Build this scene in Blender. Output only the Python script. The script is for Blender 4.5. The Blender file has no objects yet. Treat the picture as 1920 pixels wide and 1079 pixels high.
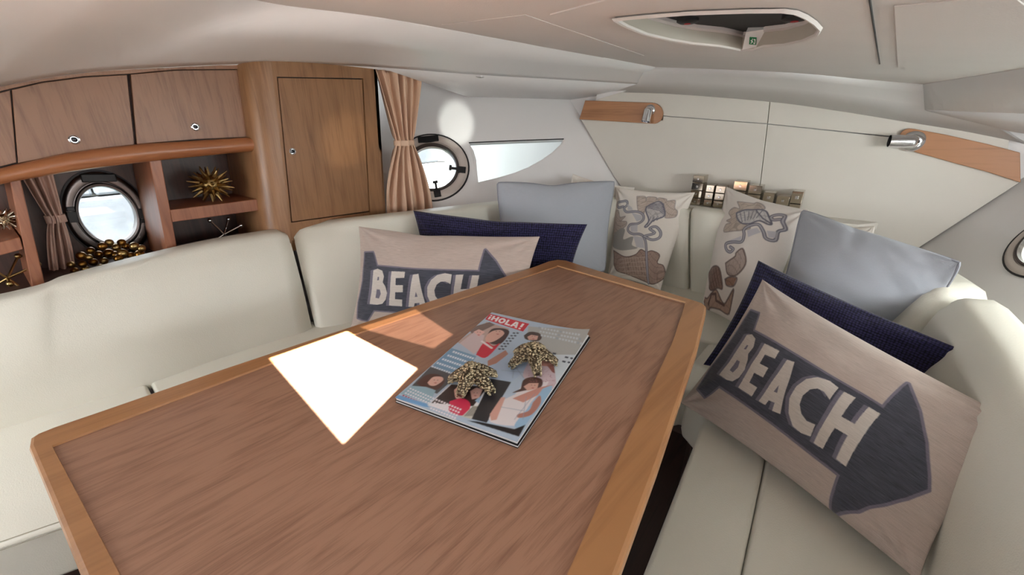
import bpy, bmesh, math, random
import numpy as np
from mathutils import Vector, Matrix
from mathutils.geometry import tessellate_polygon
random.seed(7); rng = np.random.default_rng(7)
SC = bpy.context.scene
COL = SC.collection
# ------------------------------------------------------------------ camera
FPX, PITCH, YAW, ZC = 780.0, 22.0, 38.0, 1.20
cam = bpy.data.cameras.new('camera'); cam.lens = FPX/1920*36; cam.sensor_width = 36; cam.clip_start = 0.02; cam.clip_end = 200
co = bpy.data.objects.new('camera', cam); COL.objects.link(co)
co.location = (0, 0, ZC); co.rotation_euler = (math.radians(90-PITCH), 0, math.radians(YAW)); SC.camera = co
# ------------------------------------------------------------------ world, sun, exposure
w = bpy.data.worlds.new('world'); SC.world = w; w.use_nodes = True
wn = w.node_tree; bg = wn.nodes['Background']
sky = wn.nodes.new('ShaderNodeTexSky'); sky.sky_type = 'HOSEK_WILKIE'; sky.turbidity = 3.5; sky.ground_albedo = .5
SUN_AZ, SUN_EL = math.radians(-33), math.radians(52)      # sun stands to starboard and aft
SD = Vector((math.cos(SUN_EL)*math.cos(SUN_AZ), math.cos(SUN_EL)*math.sin(SUN_AZ), math.sin(SUN_EL)))
sky.sun_direction = SD
mixw = wn.nodes.new('ShaderNodeMixRGB'); mixw.inputs[0].default_value = .45; mixw.inputs[2].default_value = (1, 1, 1, 1)
wn.links.new(sky.outputs[0], mixw.inputs[1]); wn.links.new(mixw.outputs[0], bg.inputs[0]); bg.inputs[1].default_value = 10.0
sl = bpy.data.lights.new('sun', 'SUN'); sl.energy = 80; sl.angle = math.radians(.6); sl.color = (1, .98, .97)
so = bpy.data.objects.new('sun', sl); COL.objects.link(so); so.rotation_euler = SD.to_track_quat('Z', 'Y').to_euler()
def area(name, loc, target, sx, sy, e, col):
    l = bpy.data.lights.new(name, 'AREA'); l.shape = 'RECTANGLE'; l.size = sx; l.size_y = sy; l.energy = e; l.color = col
    o = bpy.data.objects.new(name, l); COL.objects.link(o); o.location = loc
    o.rotation_euler = (Vector(loc)-Vector(target)).to_track_quat('Z', 'Y').to_euler()
area('aft_fill', (-1.3, -.98, 1.05), (-.9, 1.9, 1.15), .7, .5, 5, (1, .97, .97))  # fill lamp added behind the viewer, stands in for daylight from aft
def spot(name, loc, target, ang, blend, e, col, rad=.01):
    l = bpy.data.lights.new(name, 'SPOT'); l.spot_size = math.radians(ang); l.spot_blend = blend; l.energy = e; l.color = col; l.shadow_soft_size = rad
    o = bpy.data.objects.new(name, l); COL.objects.link(o); o.location = loc; o.rotation_euler = (Vector(loc)-Vector(target)).to_track_quat('Z', 'Y').to_euler()
spot('hull_glint_spot', (-.52, .62, .78), (-1.62, 1.62, 1.16), 7.5, .6, 80, (.95, 1, .93))  # spot added in mid-air, imitates reflected sunlight on the hull wall
spot('door_glow_spot', (-.72, .5, .76), (-1.645, 1.0, 1.12), 13, .8, 14, (1, .92, .75))  # second added spot, gives the tall cabinet door its faint glow
area('bow_fill', (.98, 1.15, 1.12), (-.6, 1.75, 1.1), .6, .22, 8, (.98, 1, 1))  # area lamp added beyond the starboard side to brighten the bow
SC.view_settings.view_transform = 'Standard'; SC.view_settings.look = 'None'; SC.view_settings.gamma = 1
SC.view_settings.use_curve_mapping = False; SC.view_settings.exposure = 0.2

# ------------------------------------------------------------------ measuring helpers: a sight line met with a real plane
p_, y_ = math.radians(PITCH), math.radians(YAW)
fh = Vector((-math.sin(y_), math.cos(y_), 0)); rt = Vector((math.cos(y_), math.sin(y_), 0)); upz = Vector((0, 0, 1))
fwd = fh*math.cos(p_)-upz*math.sin(p_); uc = fh*math.sin(p_)+upz*math.cos(p_); CAM = Vector((0, 0, ZC))
def ray(px, py): return rt*((px-960)/FPX)-uc*((py-539.5)/FPX)+fwd
def onpl(px, py, n, c):
    d = ray(px, py); n = Vector(n); return CAM+d*((c-n.dot(CAM))/n.dot(d))
def onz(px, py, z): return onpl(px, py, (0, 0, 1), z)
def onx(px, py, x): return onpl(px, py, (1, 0, 0), x)
def ony(px, py, y): return onpl(px, py, (0, 1, 0), y)
# ------------------------------------------------------------------ materials
MATS = {}
def srgb(c): return tuple(((v/12.92) if v <= .04045 else ((v+.055)/1.055)**2.4) for v in [x/255 for x in c])
def newmat(name):
    m = bpy.data.materials.new(name); m.use_nodes = True; nt = m.node_tree; b = nt.nodes['Principled BSDF']; MATS[name] = m
    return m, nt, b
def plain(name, c, rough=.5, metal=0, bump=0, bscale=200, var=.04, nscale=6, spec=.5, coat=0):
    m, nt, b = newmat(name)
    tc = nt.nodes.new('ShaderNodeTexCoord'); nz = nt.nodes.new('ShaderNodeTexNoise'); nz.inputs['Scale'].default_value = nscale; nz.inputs['Detail'].default_value = 5
    nt.links.new(tc.outputs['Object'], nz.inputs['Vector'])
    r = nt.nodes.new('ShaderNodeValToRGB'); l = srgb(c)
    r.color_ramp.elements[0].color = (*[x*(1-var) for x in l], 1); r.color_ramp.elements[1].color = (*[min(1, x*(1+var)) for x in l], 1)
    r.color_ramp.elements[0].position = .3; r.color_ramp.elements[1].position = .7
    nt.links.new(nz.outputs[0], r.inputs[0]); nt.links.new(r.outputs[0], b.inputs['Base Color'])
    b.inputs['Roughness'].default_value = rough; b.inputs['Metallic'].default_value = metal; b.inputs['Specular IOR Level'].default_value = spec
    b.inputs['Coat Weight'].default_value = coat
    if bump:
        n2 = nt.nodes.new('ShaderNodeTexNoise'); n2.inputs['Scale'].default_value = bscale; nt.links.new(tc.outputs['Object'], n2.inputs['Vector'])
        bp = nt.nodes.new('ShaderNodeBump'); bp.inputs['Strength'].default_value = bump; bp.inputs['Distance'].default_value = .002
        nt.links.new(n2.outputs[0], bp.inputs['Height']); nt.links.new(bp.outputs[0], b.inputs['Normal'])
    return m
def wood(name, c1, c2, rot=(0, 0, 0), rough=.38, scale=1.0, coat=.15):
    """grain runs along local X before rot"""
    m, nt, b = newmat(name); L = nt.links.new
    tc = nt.nodes.new('ShaderNodeTexCoord'); mp = nt.nodes.new('ShaderNodeMapping'); mp.inputs['Rotation'].default_value = rot
    L(tc.outputs['Object'], mp.inputs['Vector'])
    m2 = nt.nodes.new('ShaderNodeMapping'); m2.inputs['Scale'].default_value = (2.2*scale, 26*scale, 26*scale); L(mp.outputs[0], m2.inputs['Vector'])
    n1 = nt.nodes.new('ShaderNodeTexNoise'); n1.inputs['Scale'].default_value = 1.2; n1.inputs['Detail'].default_value = 8; n1.inputs['Roughness'].default_value = .62; n1.inputs['Distortion'].default_value = .7; L(m2.outputs[0], n1.inputs['Vector'])
    m3 = nt.nodes.new('ShaderNodeMapping'); m3.inputs['Scale'].default_value = (5*scale, 150*scale, 150*scale); L(mp.outputs[0], m3.inputs['Vector'])
    n2 = nt.nodes.new('ShaderNodeTexNoise'); n2.inputs['Scale'].default_value = 1; n2.inputs['Detail'].default_value = 3; L(m3.outputs[0], n2.inputs['Vector'])
    m4 = nt.nodes.new('ShaderNodeMapping'); m4.inputs['Scale'].default_value = (.9*scale, 5.5*scale, 5.5*scale); L(mp.outputs[0], m4.inputs['Vector'])
    n3 = nt.nodes.new('ShaderNodeTexNoise'); n3.inputs['Scale'].default_value = 1.3; n3.inputs['Detail'].default_value = 1; L(m4.outputs[0], n3.inputs['Vector'])
    mu = nt.nodes.new('ShaderNodeMath'); mu.operation = 'MULTIPLY'; mu.inputs[1].default_value = 9; L(n3.outputs[0], mu.inputs[0])
    pp = nt.nodes.new('ShaderNodeMath'); pp.operation = 'PINGPONG'; pp.inputs[1].default_value = 1; L(mu.outputs[0], pp.inputs[0])
    a1 = nt.nodes.new('ShaderNodeMath'); a1.operation = 'MULTIPLY_ADD'; a1.inputs[1].default_value = .22; L(pp.outputs[0], a1.inputs[0]); L(n1.outputs[0], a1.inputs[2])
    a2 = nt.nodes.new('ShaderNodeMath'); a2.operation = 'MULTIPLY_ADD'; a2.inputs[1].default_value = .62; L(n2.outputs[0], a2.inputs[0]); L(a1.outputs[0], a2.inputs[2])
    r = nt.nodes.new('ShaderNodeValToRGB'); r.color_ramp.elements[0].position = .62; r.color_ramp.elements[1].position = 1.12 if False else 1.0
    r.color_ramp.elements[0].color = (*srgb(c2), 1); r.color_ramp.elements[1].color = (*srgb(c1), 1)
    L(a2.outputs[0], r.inputs[0]); L(r.outputs[0], b.inputs['Base Color'])
    b.inputs['Roughness'].default_value = rough; b.inputs['Coat Weight'].default_value = coat; b.inputs['Coat Roughness'].default_value = .3
    bp = nt.nodes.new('ShaderNodeBump'); bp.inputs['Strength'].default_value = .12; bp.inputs['Distance'].default_value = .001
    L(n2.outputs[0], bp.inputs['Height']); L(bp.outputs[0], b.inputs['Normal'])
    return m
def fabric(name, c, scale=260, bump=.5, var=.12, attr=False, knit=False, rough=.9):
    m, nt, b = newmat(name); L = nt.links.new
    uv = nt.nodes.new('ShaderNodeUVMap'); mp = nt.nodes.new('ShaderNodeMapping'); mp.inputs['Scale'].default_value = (scale, scale*.7, 1); L(uv.outputs[0], mp.inputs[0])
    m2 = nt.nodes.new('ShaderNodeMapping'); m2.inputs['Scale'].default_value = (scale*.06, scale*.9, 1) ; L(uv.outputs[0], m2.inputs[0])
    n1 = nt.nodes.new('ShaderNodeTexNoise'); n1.inputs['Scale'].default_value = 1; n1.inputs['Detail'].default_value = 2; L(m2.outputs[0], n1.inputs[0])
    if knit:
        n2 = nt.nodes.new('ShaderNodeTexVoronoi'); n2.inputs['Scale'].default_value = 1; n2.inputs['Randomness'].default_value = .25
    else:
        n2 = nt.nodes.new('ShaderNodeTexNoise'); n2.inputs['Scale'].default_value = 1; n2.inputs['Detail'].default_value = 2
    L(mp.outputs[0], n2.inputs[0])
    ad = nt.nodes.new('ShaderNodeMath'); ad.operation = 'MULTIPLY_ADD'; ad.inputs[1].default_value = .5; L(n1.outputs[0], ad.inputs[0]); L(n2.outputs[0], ad.inputs[2])
    mr = nt.nodes.new('ShaderNodeMapRange'); mr.inputs[1].default_value = .4; mr.inputs[2].default_value = 1.1 if not knit else .9
    if knit: mr.inputs[3].default_value = 1+var; mr.inputs[4].default_value = 1-var*2.5
    else: mr.inputs[3].default_value = 1-var; mr.inputs[4].default_value = 1+var
    L(ad.outputs[0], mr.inputs[0])
    mx = nt.nodes.new('ShaderNodeVectorMath'); mx.operation = 'SCALE'; L(mr.outputs[0], mx.inputs['Scale'])
    if attr:
        at = nt.nodes.new('ShaderNodeVertexColor'); at.layer_name = 'print'; L(at.outputs[0], mx.inputs[0])
    else:
        mx.inputs[0].default_value = srgb(c)
    L(mx.outputs[0], b.inputs['Base Color']); b.inputs['Roughness'].default_value = rough; b.inputs['Specular IOR Level'].default_value = .25
    b.inputs['Sheen Weight'].default_value = .2
    bp = nt.nodes.new('ShaderNodeBump'); bp.inputs['Strength'].default_value = bump; bp.inputs['Distance'].default_value = .0015; bp.invert = knit
    L(n2.outputs[0], bp.inputs['Height']); L(bp.outputs[0], b.inputs['Normal'])
    return m
gel = plain('white_gelcoat', (230, 227, 226), .42, var=.015, nscale=2)
lin = plain('headliner', (216, 210, 206), .75, var=.02, bump=.2, bscale=400)
padm = plain('bulkhead_vinyl', (216, 211, 202), .6, var=.02, bump=.15, bscale=300)
leather = plain('cream_leather', (224, 221, 208), .42, var=.03, nscale=3, bump=.25, bscale=350, spec=.45)
thread = plain('seam_thread', (170, 164, 145), .8)
wtab = wood('table_veneer', (158, 118, 94), (130, 92, 71), rot=(0, 0, math.radians(-86)), rough=.42, scale=3.6)
wtrim = wood('table_edge_wood', (168, 120, 78), (148, 102, 64), rot=(0, 0, math.radians(-84)), rough=.35, scale=.8)
wcab = wood('locker_veneer', (148, 108, 82), (122, 86, 64), rot=(0, math.radians(-86), 0), rough=.4, scale=1.5)
wcab2 = wood('cabinet_veneer', (150, 109, 74), (124, 87, 57), rot=(0, math.radians(-88), 0), rough=.4, scale=1.4)
wrail = wood('orange_rail_wood', (160, 102, 64), (136, 80, 46), rot=(0, 0, math.radians(-90)), rough=.32)
wpost = wood('shelf_wood', (150, 94, 64), (118, 68, 44), rot=(0, math.radians(-90), 0), rough=.38)
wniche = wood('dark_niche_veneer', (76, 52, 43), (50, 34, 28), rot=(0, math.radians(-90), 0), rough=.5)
wboard = wood('lamp_board_wood', (178, 126, 88), (146, 98, 64), rot=(0, 0, 0), rough=.4)
wbase = wood('dark_base_wood', (64, 44, 36), (38, 26, 22), rot=(0, 0, math.radians(90)), rough=.5)
black = plain('black_rubber', (18, 18, 20), .5)
chrome = plain('polished_chrome', (225, 225, 228), .12, 1, var=.01)
chromeb = plain('brushed_steel_ring', (104, 98, 96), .3, 1, var=.03)
mirror = plain('mirrored_silver', (190, 180, 164), .08, 1, var=.02)
gold = plain('antique_gold', (158, 132, 86), .3, 1, var=.15, nscale=30)
golddk = plain('bronze_gold', (128, 92, 44), .28, 1, var=.2, nscale=30)
bead = plain('silver_beading', (168, 156, 130), .28, 1, var=.7, nscale=160)
starb = plain('dark_starfish_metal', (74, 62, 46), .4, .6)
curt = plain('beige_curtain_cloth', (222, 188, 162), .75, bump=.3, bscale=500, spec=.2)
curt2 = plain('dusky_curtain_cloth', (204, 172, 156), .75, bump=.3, bscale=500, spec=.2)
paper = plain('magazine_paper', (225, 225, 225), .4)
stone = plain('quay_stone', (214, 210, 204), .85, var=.2, nscale=5, bump=.6, bscale=20)
green = plain('exit_sign_green', (20, 120, 70), .5)
red = plain('red_plastic', (170, 30, 40), .5)
white = plain('white_plastic', (240, 240, 240), .4)
dark = plain('dark_seal', (30, 28, 30), .6)
rivetm = plain('dark_lens', (20, 24, 34), .1)
grayf = fabric('gray_linen', (176, 180, 188), scale=420, var=.09)
greypipe = plain('gray_piping_cloth', (146, 148, 156), .9)
navyf = fabric('navy_knit', (44, 42, 78), scale=75, knit=True, bump=1.0, var=.35)
whitef = fabric('white_cotton', (232, 224, 214), scale=300)
printf = fabric('printed_linen', (0, 0, 0), scale=380, attr=True, var=.06)
glass, nt, b = newmat('window_glass')
b.inputs['Transmission Weight'].default_value = 1; b.inputs['Roughness'].default_value = 0; b.inputs['IOR'].default_value = 1.0; b.inputs['Base Color'].default_value = (.95, .98, .97, 1)
tint, nt, b = newmat('tinted_acrylic')
b.inputs['Transmission Weight'].default_value = 1; b.inputs['Roughness'].default_value = 0; b.inputs['IOR'].default_value = 1.0; b.inputs['Base Color'].default_value = (.42, .38, .36, 1)
def cheap_glass(m, f):                    # clear pane that lets daylight straight in, with a faint surface gloss
    nt = m.node_tree; nt.nodes.remove(nt.nodes['Principled BSDF']); out = nt.nodes['Material Output']
    t = nt.nodes.new('ShaderNodeBsdfTransparent'); t.inputs[0].default_value = f; g = nt.nodes.new('ShaderNodeBsdfGlossy'); g.inputs['Roughness'].default_value = .02
    mx = nt.nodes.new('ShaderNodeMixShader'); mx.inputs[0].default_value = .05
    nt.links.new(t.outputs[0], mx.inputs[1]); nt.links.new(g.outputs[0], mx.inputs[2]); nt.links.new(mx.outputs[0], out.inputs[0])
cheap_glass(glass, (.93, .96, .95, 1)); cheap_glass(tint, (.27, .25, .24, 1))
water, nt, b = newmat('harbour_water')
b.inputs['Base Color'].default_value = (*srgb((96, 112, 104)), 1); b.inputs['Roughness'].default_value = .25
n_ = nt.nodes.new('ShaderNodeTexNoise'); n_.inputs['Scale'].default_value = 6; bp_ = nt.nodes.new('ShaderNodeBump'); bp_.inputs['Strength'].default_value = .5
nt.links.new(n_.outputs[0], bp_.inputs['Height']); nt.links.new(bp_.outputs[0], b.inputs['Normal'])
covm, nt, b = newmat('glossy_cover_print')
at_ = nt.nodes.new('ShaderNodeVertexColor'); at_.layer_name = 'print'; nt.links.new(at_.outputs[0], b.inputs['Base Color']); b.inputs['Roughness'].default_value = .3

# ------------------------------------------------------------------ object helpers
def mesh_obj(name, verts, faces, mat, parent=None, smooth=False, bevel=0, seg=2):
    me = bpy.data.meshes.new(name); me.from_pydata([tuple(v) for v in verts], [], faces); me.update()
    return finish(name, me, mat, parent, smooth, bevel, seg)
def finish(name, me, mat, parent, smooth=False, bevel=0, seg=2):
    bm = bmesh.new(); bm.from_mesh(me); bmesh.ops.recalc_face_normals(bm, faces=bm.faces)
    if bevel: 
        es = [e for e in bm.edges if len(e.link_faces) == 2 and e.calc_face_angle(0) > .5]
        bmesh.ops.bevel(bm, geom=es, offset=bevel, segments=seg, affect='EDGES', profile=.5, clamp_overlap=True)
    bm.to_mesh(me); bm.free()
    if smooth or bevel:
        for p in me.polygons: p.use_smooth = True
        if not (smooth is True):
            me.set_sharp_from_angle(angle=math.radians(40 if smooth else 18))
    me.materials.append(mat); o = bpy.data.objects.new(name, me); COL.objects.link(o)
    if parent is not None:
        o.parent = parent; o.matrix_parent_inverse = parent_mat(parent).inverted()
    return o
def parent_mat(p):
    m = p.matrix_basis.copy()
    if p.parent is not None: m = parent_mat(p.parent) @ p.matrix_parent_inverse @ m
    return m
def bm_obj(name, bm, mat, parent=None, smooth=False, bevel=0):
    me = bpy.data.meshes.new(name); bm.to_mesh(me); bm.free(); return finish(name, me, mat, parent, smooth, bevel)
def thing(name, label, cat, loc=(0, 0, 0), group=None):
    o = bpy.data.objects.new(name, None); o.empty_display_size = .05; COL.objects.link(o); o.location = loc; return tag(o, label, cat, group)
def tag(o, label=None, cat=None, group=None, kind=None):
    if label: o['label'] = label
    if cat: o['category'] = cat
    if group: o['group'] = group
    if kind: o['kind'] = kind
    return o
def struct(o, label=None): o['kind'] = 'structure'; return tag(o, label)
def prism(name, poly, off, mat, parent=None, bevel=0, smooth=False):
    """solid between polygon poly and poly+off (3-D points; off a vector or one vector per point)"""
    n = len(poly); P = [Vector(p) for p in poly]; O = off if isinstance(off, list) else [Vector(off)]*n
    v = P+[a+b for a, b in zip(P, O)]
    f = [list(range(n)), list(range(2*n-1, n-1, -1))]+[[i, (i+1) % n, n+(i+1) % n, n+i] for i in range(n)]
    return mesh_obj(name, v, f, mat, parent, smooth, bevel)
def box(name, lo, hi, mat, parent=None, bevel=0):
    x0, y0, z0 = lo; x1, y1, z1 = hi
    return prism(name, [(x0, y0, z0), (x1, y0, z0), (x1, y1, z0), (x0, y1, z0)], (0, 0, z1-z0), mat, parent, bevel)
def holed(name, outer, holes, off, mat, parent=None):
    """slab with holes; all polygons 3-D coplanar"""
    loops = [[Vector(p) for p in outer]]+[[Vector(p) for p in h] for h in holes]
    flat = [p for l in loops for p in l]; n = len(flat); tris = tessellate_polygon(loops); off = Vector(off)
    v = flat+[p+off for p in flat]; f = [list(t) for t in tris]+[[n+t[2], n+t[1], n+t[0]] for t in tris]
    k = 0
    for l in loops:
        m = len(l); f += [[k+i, k+(i+1) % m, n+k+(i+1) % m, n+k+i] for i in range(m)]; k += m
    return mesh_obj(name, v, f, mat, parent)
def loft(name, rows, mat, parent=None, smooth=True, thick=0, closed=False):
    n = len(rows[0]); v = [Vector(p) for r in rows for p in r]; f = []
    for i in range(len(rows)-1):
        for j in range(n if closed else n-1):
            f.append([i*n+j, i*n+(j+1) % n, (i+1)*n+(j+1) % n, (i+1)*n+j])
    if closed: f += [list(range(n)), list(range(len(rows)*n-1, len(rows)*n-n-1, -1))]
    o = mesh_obj(name, v, f, mat, parent, smooth)
    if not smooth is True: pass
    if thick:
        md = o.modifiers.new('solid', 'SOLIDIFY'); md.thickness = thick; md.offset = 0
    return o
def lathe(name, c, axis, prof, mat, parent=None, seg=40, sx=1.0, ref=None, smooth='a'):
    """prof: list of (radius, height along axis); closed tube when last==first"""
    a = Vector(axis).normalized(); r = Vector(ref) if ref else (Vector((0, 0, 1)) if abs(a.z) < .9 else Vector((1, 0, 0)))
    u = (r-a*r.dot(a)).normalized(); v = a.cross(u); c = Vector(c); V = []; F = []; n = len(prof)
    for k in range(seg):
        t = 2*math.pi*k/seg
        for (rr, h) in prof: V.append(c+u*(rr*math.cos(t))+v*(rr*math.sin(t)*sx)+a*h)
    for k in range(seg):
        for j in range(n-1): F.append([k*n+j, k*n+j+1, ((k+1) % seg)*n+j+1, ((k+1) % seg)*n+j])
    me = bpy.data.meshes.new(name); me.from_pydata([tuple(q) for q in V], [], F)
    bm = bmesh.new(); bm.from_mesh(me); bmesh.ops.remove_doubles(bm, verts=bm.verts, dist=1e-6); bmesh.ops.dissolve_degenerate(bm, edges=bm.edges, dist=1e-7); bm.to_mesh(me); bm.free()
    return finish(name, me, mat, parent, smooth)
def tube_bm(bm, pts, r, seg=8, closed=False):
    P = [Vector(p) for p in pts]; n = len(P); rings = []
    for i in range(n):
        t = (P[min(i+1, n-1)]-P[max(i-1, 0)]).normalized() if not closed else (P[(i+1) % n]-P[i-1]).normalized()
        u = t.orthogonal().normalized() if i == 0 else (u-t*u.dot(t)).normalized(); v = t.cross(u); rr = r[i] if isinstance(r, (list, tuple)) else r
        rings.append([bm.verts.new(P[i]+u*(rr*math.cos(2*math.pi*k/seg))+v*(rr*math.sin(2*math.pi*k/seg))) for k in range(seg)])
    for i in range(n if closed else n-1):
        A = rings[i]; B = rings[(i+1) % n]
        for k in range(seg):
            try: bm.faces.new([A[k], A[(k+1) % seg], B[(k+1) % seg], B[k]])
            except ValueError: pass
    if not closed:
        bm.faces.new(rings[0][::-1]); bm.faces.new(rings[-1])
def tube(name, pts, r, mat, parent=None, seg=8, closed=False):
    bm = bmesh.new(); tube_bm(bm, pts, r, seg, closed); return bm_obj(name, bm, mat, parent, smooth='a')
def ball_bm(bm, c, r, sub=2):
    bmesh.ops.create_icosphere(bm, subdivisions=sub, radius=r, matrix=Matrix.Translation(c))
def spline(pts, n):
    """Catmull-Rom resample"""
    P = [Vector(p) for p in pts]; P = [P[0]*2-P[1]]+P+[P[-1]*2-P[-2]]; out = []; m = len(P)-3
    for k in range(n):
        t = k/(n-1)*m; i = min(int(t), m-1); s = t-i; a, b, c, d = P[i:i+4]
        out.append(.5*((2*b)+(c-a)*s+(2*a-5*b+4*c-d)*s*s+(3*b-a-3*c+d)*s**3))
    return out

# ================================================================== SETTING
HB = (0, 0, 1)
CPL = (.12, 0, 1.0); CPC = 1.40+.12*(-.70)                      # cambered headliner plane: z = 1.40-.12(x+.7)
def ceil_at(px, py): return onpl(px, py, CPL, CPC)
def cz(x): return 1.40-.12*(x+.7)
# sun openings in the deck: the light patch on the table carried back along the sun
def opening(pix, z=.738):
    out = []
    for a, b in pix:
        P = onz(a, b, z); t = (CPC+.02-Vector(CPL).dot(P))/Vector(CPL).dot(SD); q = P+SD*t; out.append(Vector((q.x, q.y, cz(q.x))))
    return out
op1 = opening([(505, 665), (650, 615), (782, 683), (643, 822)])
op2 = opening([(672, 609), (778, 575), (849, 621), (812, 647)])
# streak across the seat back: a slot beside the hatch
def slot(P, Q, wd):
    r = []
    for X in (P, Q):
        t = (CPC+.02-Vector(CPL).dot(X))/Vector(CPL).dot(SD); r.append(X+SD*t)
    d = (r[1]-r[0]); d.z = 0; n = Vector((-d.y, d.x, 0)).normalized()*wd
    pts = [r[0]-n, r[1]-n*1.6, r[1]+n*1.6, r[0]+n]; return [Vector((q.x, q.y, cz(q.x))) for q in pts]
HC = [ceil_at(*p) for p in [(1160, 30), (1180, 42), (1215, 57), (1260, 68), (1300, 75), (1350, 80), (1372, 84), (1390, 88), (1412, 87), (1432, 80), (1470, 77), (1505, 69), (1528, 58), (1533, 48), (1522, 36), (1506, 25), (1488, 17), (1465, 14), (1400, 14.5), (1300, 18), (1220, 24)]]
ceil_out = [(-2.3, -1.05, cz(-2.3)), (.35, -1.05, cz(.35)), (.35, 2.4, cz(.35)), (-2.3, 2.4, cz(-2.3))]
struct(holed('ceiling', ceil_out, [HC, op1, op2], (0, 0, .008), lin))
prism('ceiling', [(.35, -1.05, cz(.35)), (1.5, -1.05, cz(.35)), (1.5, 2.4, cz(.35)), (.35, 2.4, cz(.35))], (0, 0, .035), lin)['kind'] = 'structure'
hp = thing('added_sun_dimmer', 'added unseen tinted pane dimming the second sun patch on the table', 'window', tuple(sum(op2, Vector())/4))
prism('pane', [p+Vector((0, 0, .012)) for p in [Vector(q)+(Vector(q)-sum(op2, Vector())/4)*.12 for q in op2]], (0, 0, .004), tint, hp)
hp['kind'] = 'structure'; del hp['category']; del hp['label']; hp.name = 'sun_dimmer_pane'  # unseen pane, put in only to weaken the sun through the second opening
# raised outline panels on the headliner
def cpanel(pix, d=.0035, grow=None):
    o = prism('trim_1', [ceil_at(*p) for p in pix], (0, 0, -d), lin, bevel=.0005); o['kind'] = 'structure'; return o
hol = [(1031, 26), (1226, 103), (1430, 107), (1650, 118), (1640, 50), (1631, -12), (1290, -18), (1180, -14)]
tp = holed('trim_2', [ceil_at(*p) for p in hol], [HC], (0, 0, -.002), lin); tp['kind'] = 'structure'
tube('trim_3', [ceil_at(*p)+Vector((0, 0, -.002)) for p in hol[3:6]], .0012, dark)['kind'] = 'structure'
cpanel([(1677, 10), (1684, 125), (1730, 140), (1925, 108), (1990, 60), (1900, -10)], .0015)
cpanel([(828, 46), (985, 27), (1208, 104), (1120, 108), (1000, 84)], .0012)
# port side deck band: ceiling edge -> lower edge -> soffit back to the hull
cedge = spline([Vector((-.78, .24, cz(-.78)))]+[ceil_at(*p) for p in [(480, 0), (720, 34), (960, 77), (1100, 102), (1230, 126)]], 40)
def bandpt(px, py):
    P = onx(px, py, -1.715 if px < 480 else -1.64)
    if px > 720:
        a0 = Vector((-1.55, 1.0, 0)); a1 = Vector((-.80, 2.14, 0)); d = a1-a0; n = Vector((-d.y, d.x, 0)); P = onpl(px, py, n, n.dot(a0))
    return P
bl = spline([onx(-60, 182, -1.715), bandpt(0, 160), bandpt(120, 139), bandpt(240, 128), bandpt(470, 118), bandpt(640, 121), bandpt(770, 129), bandpt(900, 139), bandpt(1090, 150), bandpt(1215, 158)], 40)
bl = [bl[0]+Vector((0, -1.1, -.12))]+bl; cedge = [Vector((-.42, -.7, cz(-.42)))]+cedge
mid = [(a+b)*.5+Vector((0, 0, .012)) for a, b in zip(bl, cedge)]
# hull side (port): flared
WN = Vector((1, .632, .852)); 
def onW(px, py): return onpl(px, py, WN, WN.dot(Vector((-1.209, 2.15, 1.198))))
def Wx(y, z): return -1.209-.632*(2.15-y)*1.0-.852*(z-1.198)
WN = Vector((1, -1.0, .852)); WC = WN.dot(Vector((-1.209, 2.15, 1.198)))
def onW(px, py): return onpl(px, py, WN, WC)
low = spline([onx(-60, 200, -2.05), onx(0, 180, -2.05), onx(240, 135, -2.05), onx(470, 128, -2.05), onx(700, 150, -2.05), onW(790, 177), onW(900, 181), onW(1000, 184), onW(1100, 187), onW(1118, 187)], 40)
low = [low[0]+Vector((0, -1.1, 0))]+low
low = [Vector((min(p.x, q.x-.03), p.y, max(p.z, q.z+.002))) if k < 26 else p for k, (p, q) in enumerate(zip(low, bl))]
edge_r = [p+Vector((0, 0, .006)) for p in bl]
struct(loft('trim_4', [cedge, mid, [a*.12+b*.88 for a, b in zip(cedge, bl)], bl], gel, thick=.006))
struct(loft('trim_5', [bl, low], gel, thick=.005))
# bulkhead cove
bt = [ony(*p, 2.13) for p in [(1120, 172), (1250, 175), (1443, 190), (1570, 207), (1700, 228), (1800, 244), (1892, 262), (1925, 270)]]
ce = [ceil_at(*p) for p in [(1230, 126), (1320, 129), (1440, 134), (1530, 140), (1610, 148), (1680, 154), (1732, 158), (1740, 158)]]
bt = spline(bt, 30); ce = spline(ce, 30)
bul = [math.sin(math.pi*k/29) for k in range(30)]; cm = [a*.5+b*.5+Vector((0, .03, .008))*w for a, b, w in zip(bt, ce, bul)]
struct(loft('trim_6', [ce, [a*.8+b*.2+Vector((0, .018, .005))*w for a, b, w in zip(ce, bt, bul)], cm, bt], gel, thick=.004))
# corner web closing port cove to soffit
struct(mesh_obj('trim_7', [bl[-1], ce[0], bt[0], ony(1118, 187, 2.13), low[-1], ony(1090, 190, 2.13)], [[0, 1, 2], [0, 2, 3], [0, 3, 4]], gel))
# starboard deck band
r1 = [ceil_at(1732, 158), ceil_at(1820, 144), ceil_at(1925, 127), ceil_at(2100, 100)]
r2 = [ony(1735, 205, 2.0), onpl(1830, 209, (.75, 1, 0), 2.0+.75*.13), onpl(1925, 212, (.75, 1, 0), 2.0+.75*.13), onpl(2120, 222, (.75, 1, 0), 2.0+.75*.13)]
r3 = [ony(1738, 207, 2.005), ony(1850, 234, 2.06), onpl(1925, 250, (.6, 1, 0), 2.06+.6*.37), onpl(2150, 272, (.6, 1, 0), 2.06+.6*.37)]
r1, r2, r3 = (spline(r, 16) for r in (r1, r2, r3))
struct(loft('trim_8', [r1, r2], gel, thick=.004)); struct(loft('trim_9', [r2, r3], gel, thick=.004))

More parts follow.
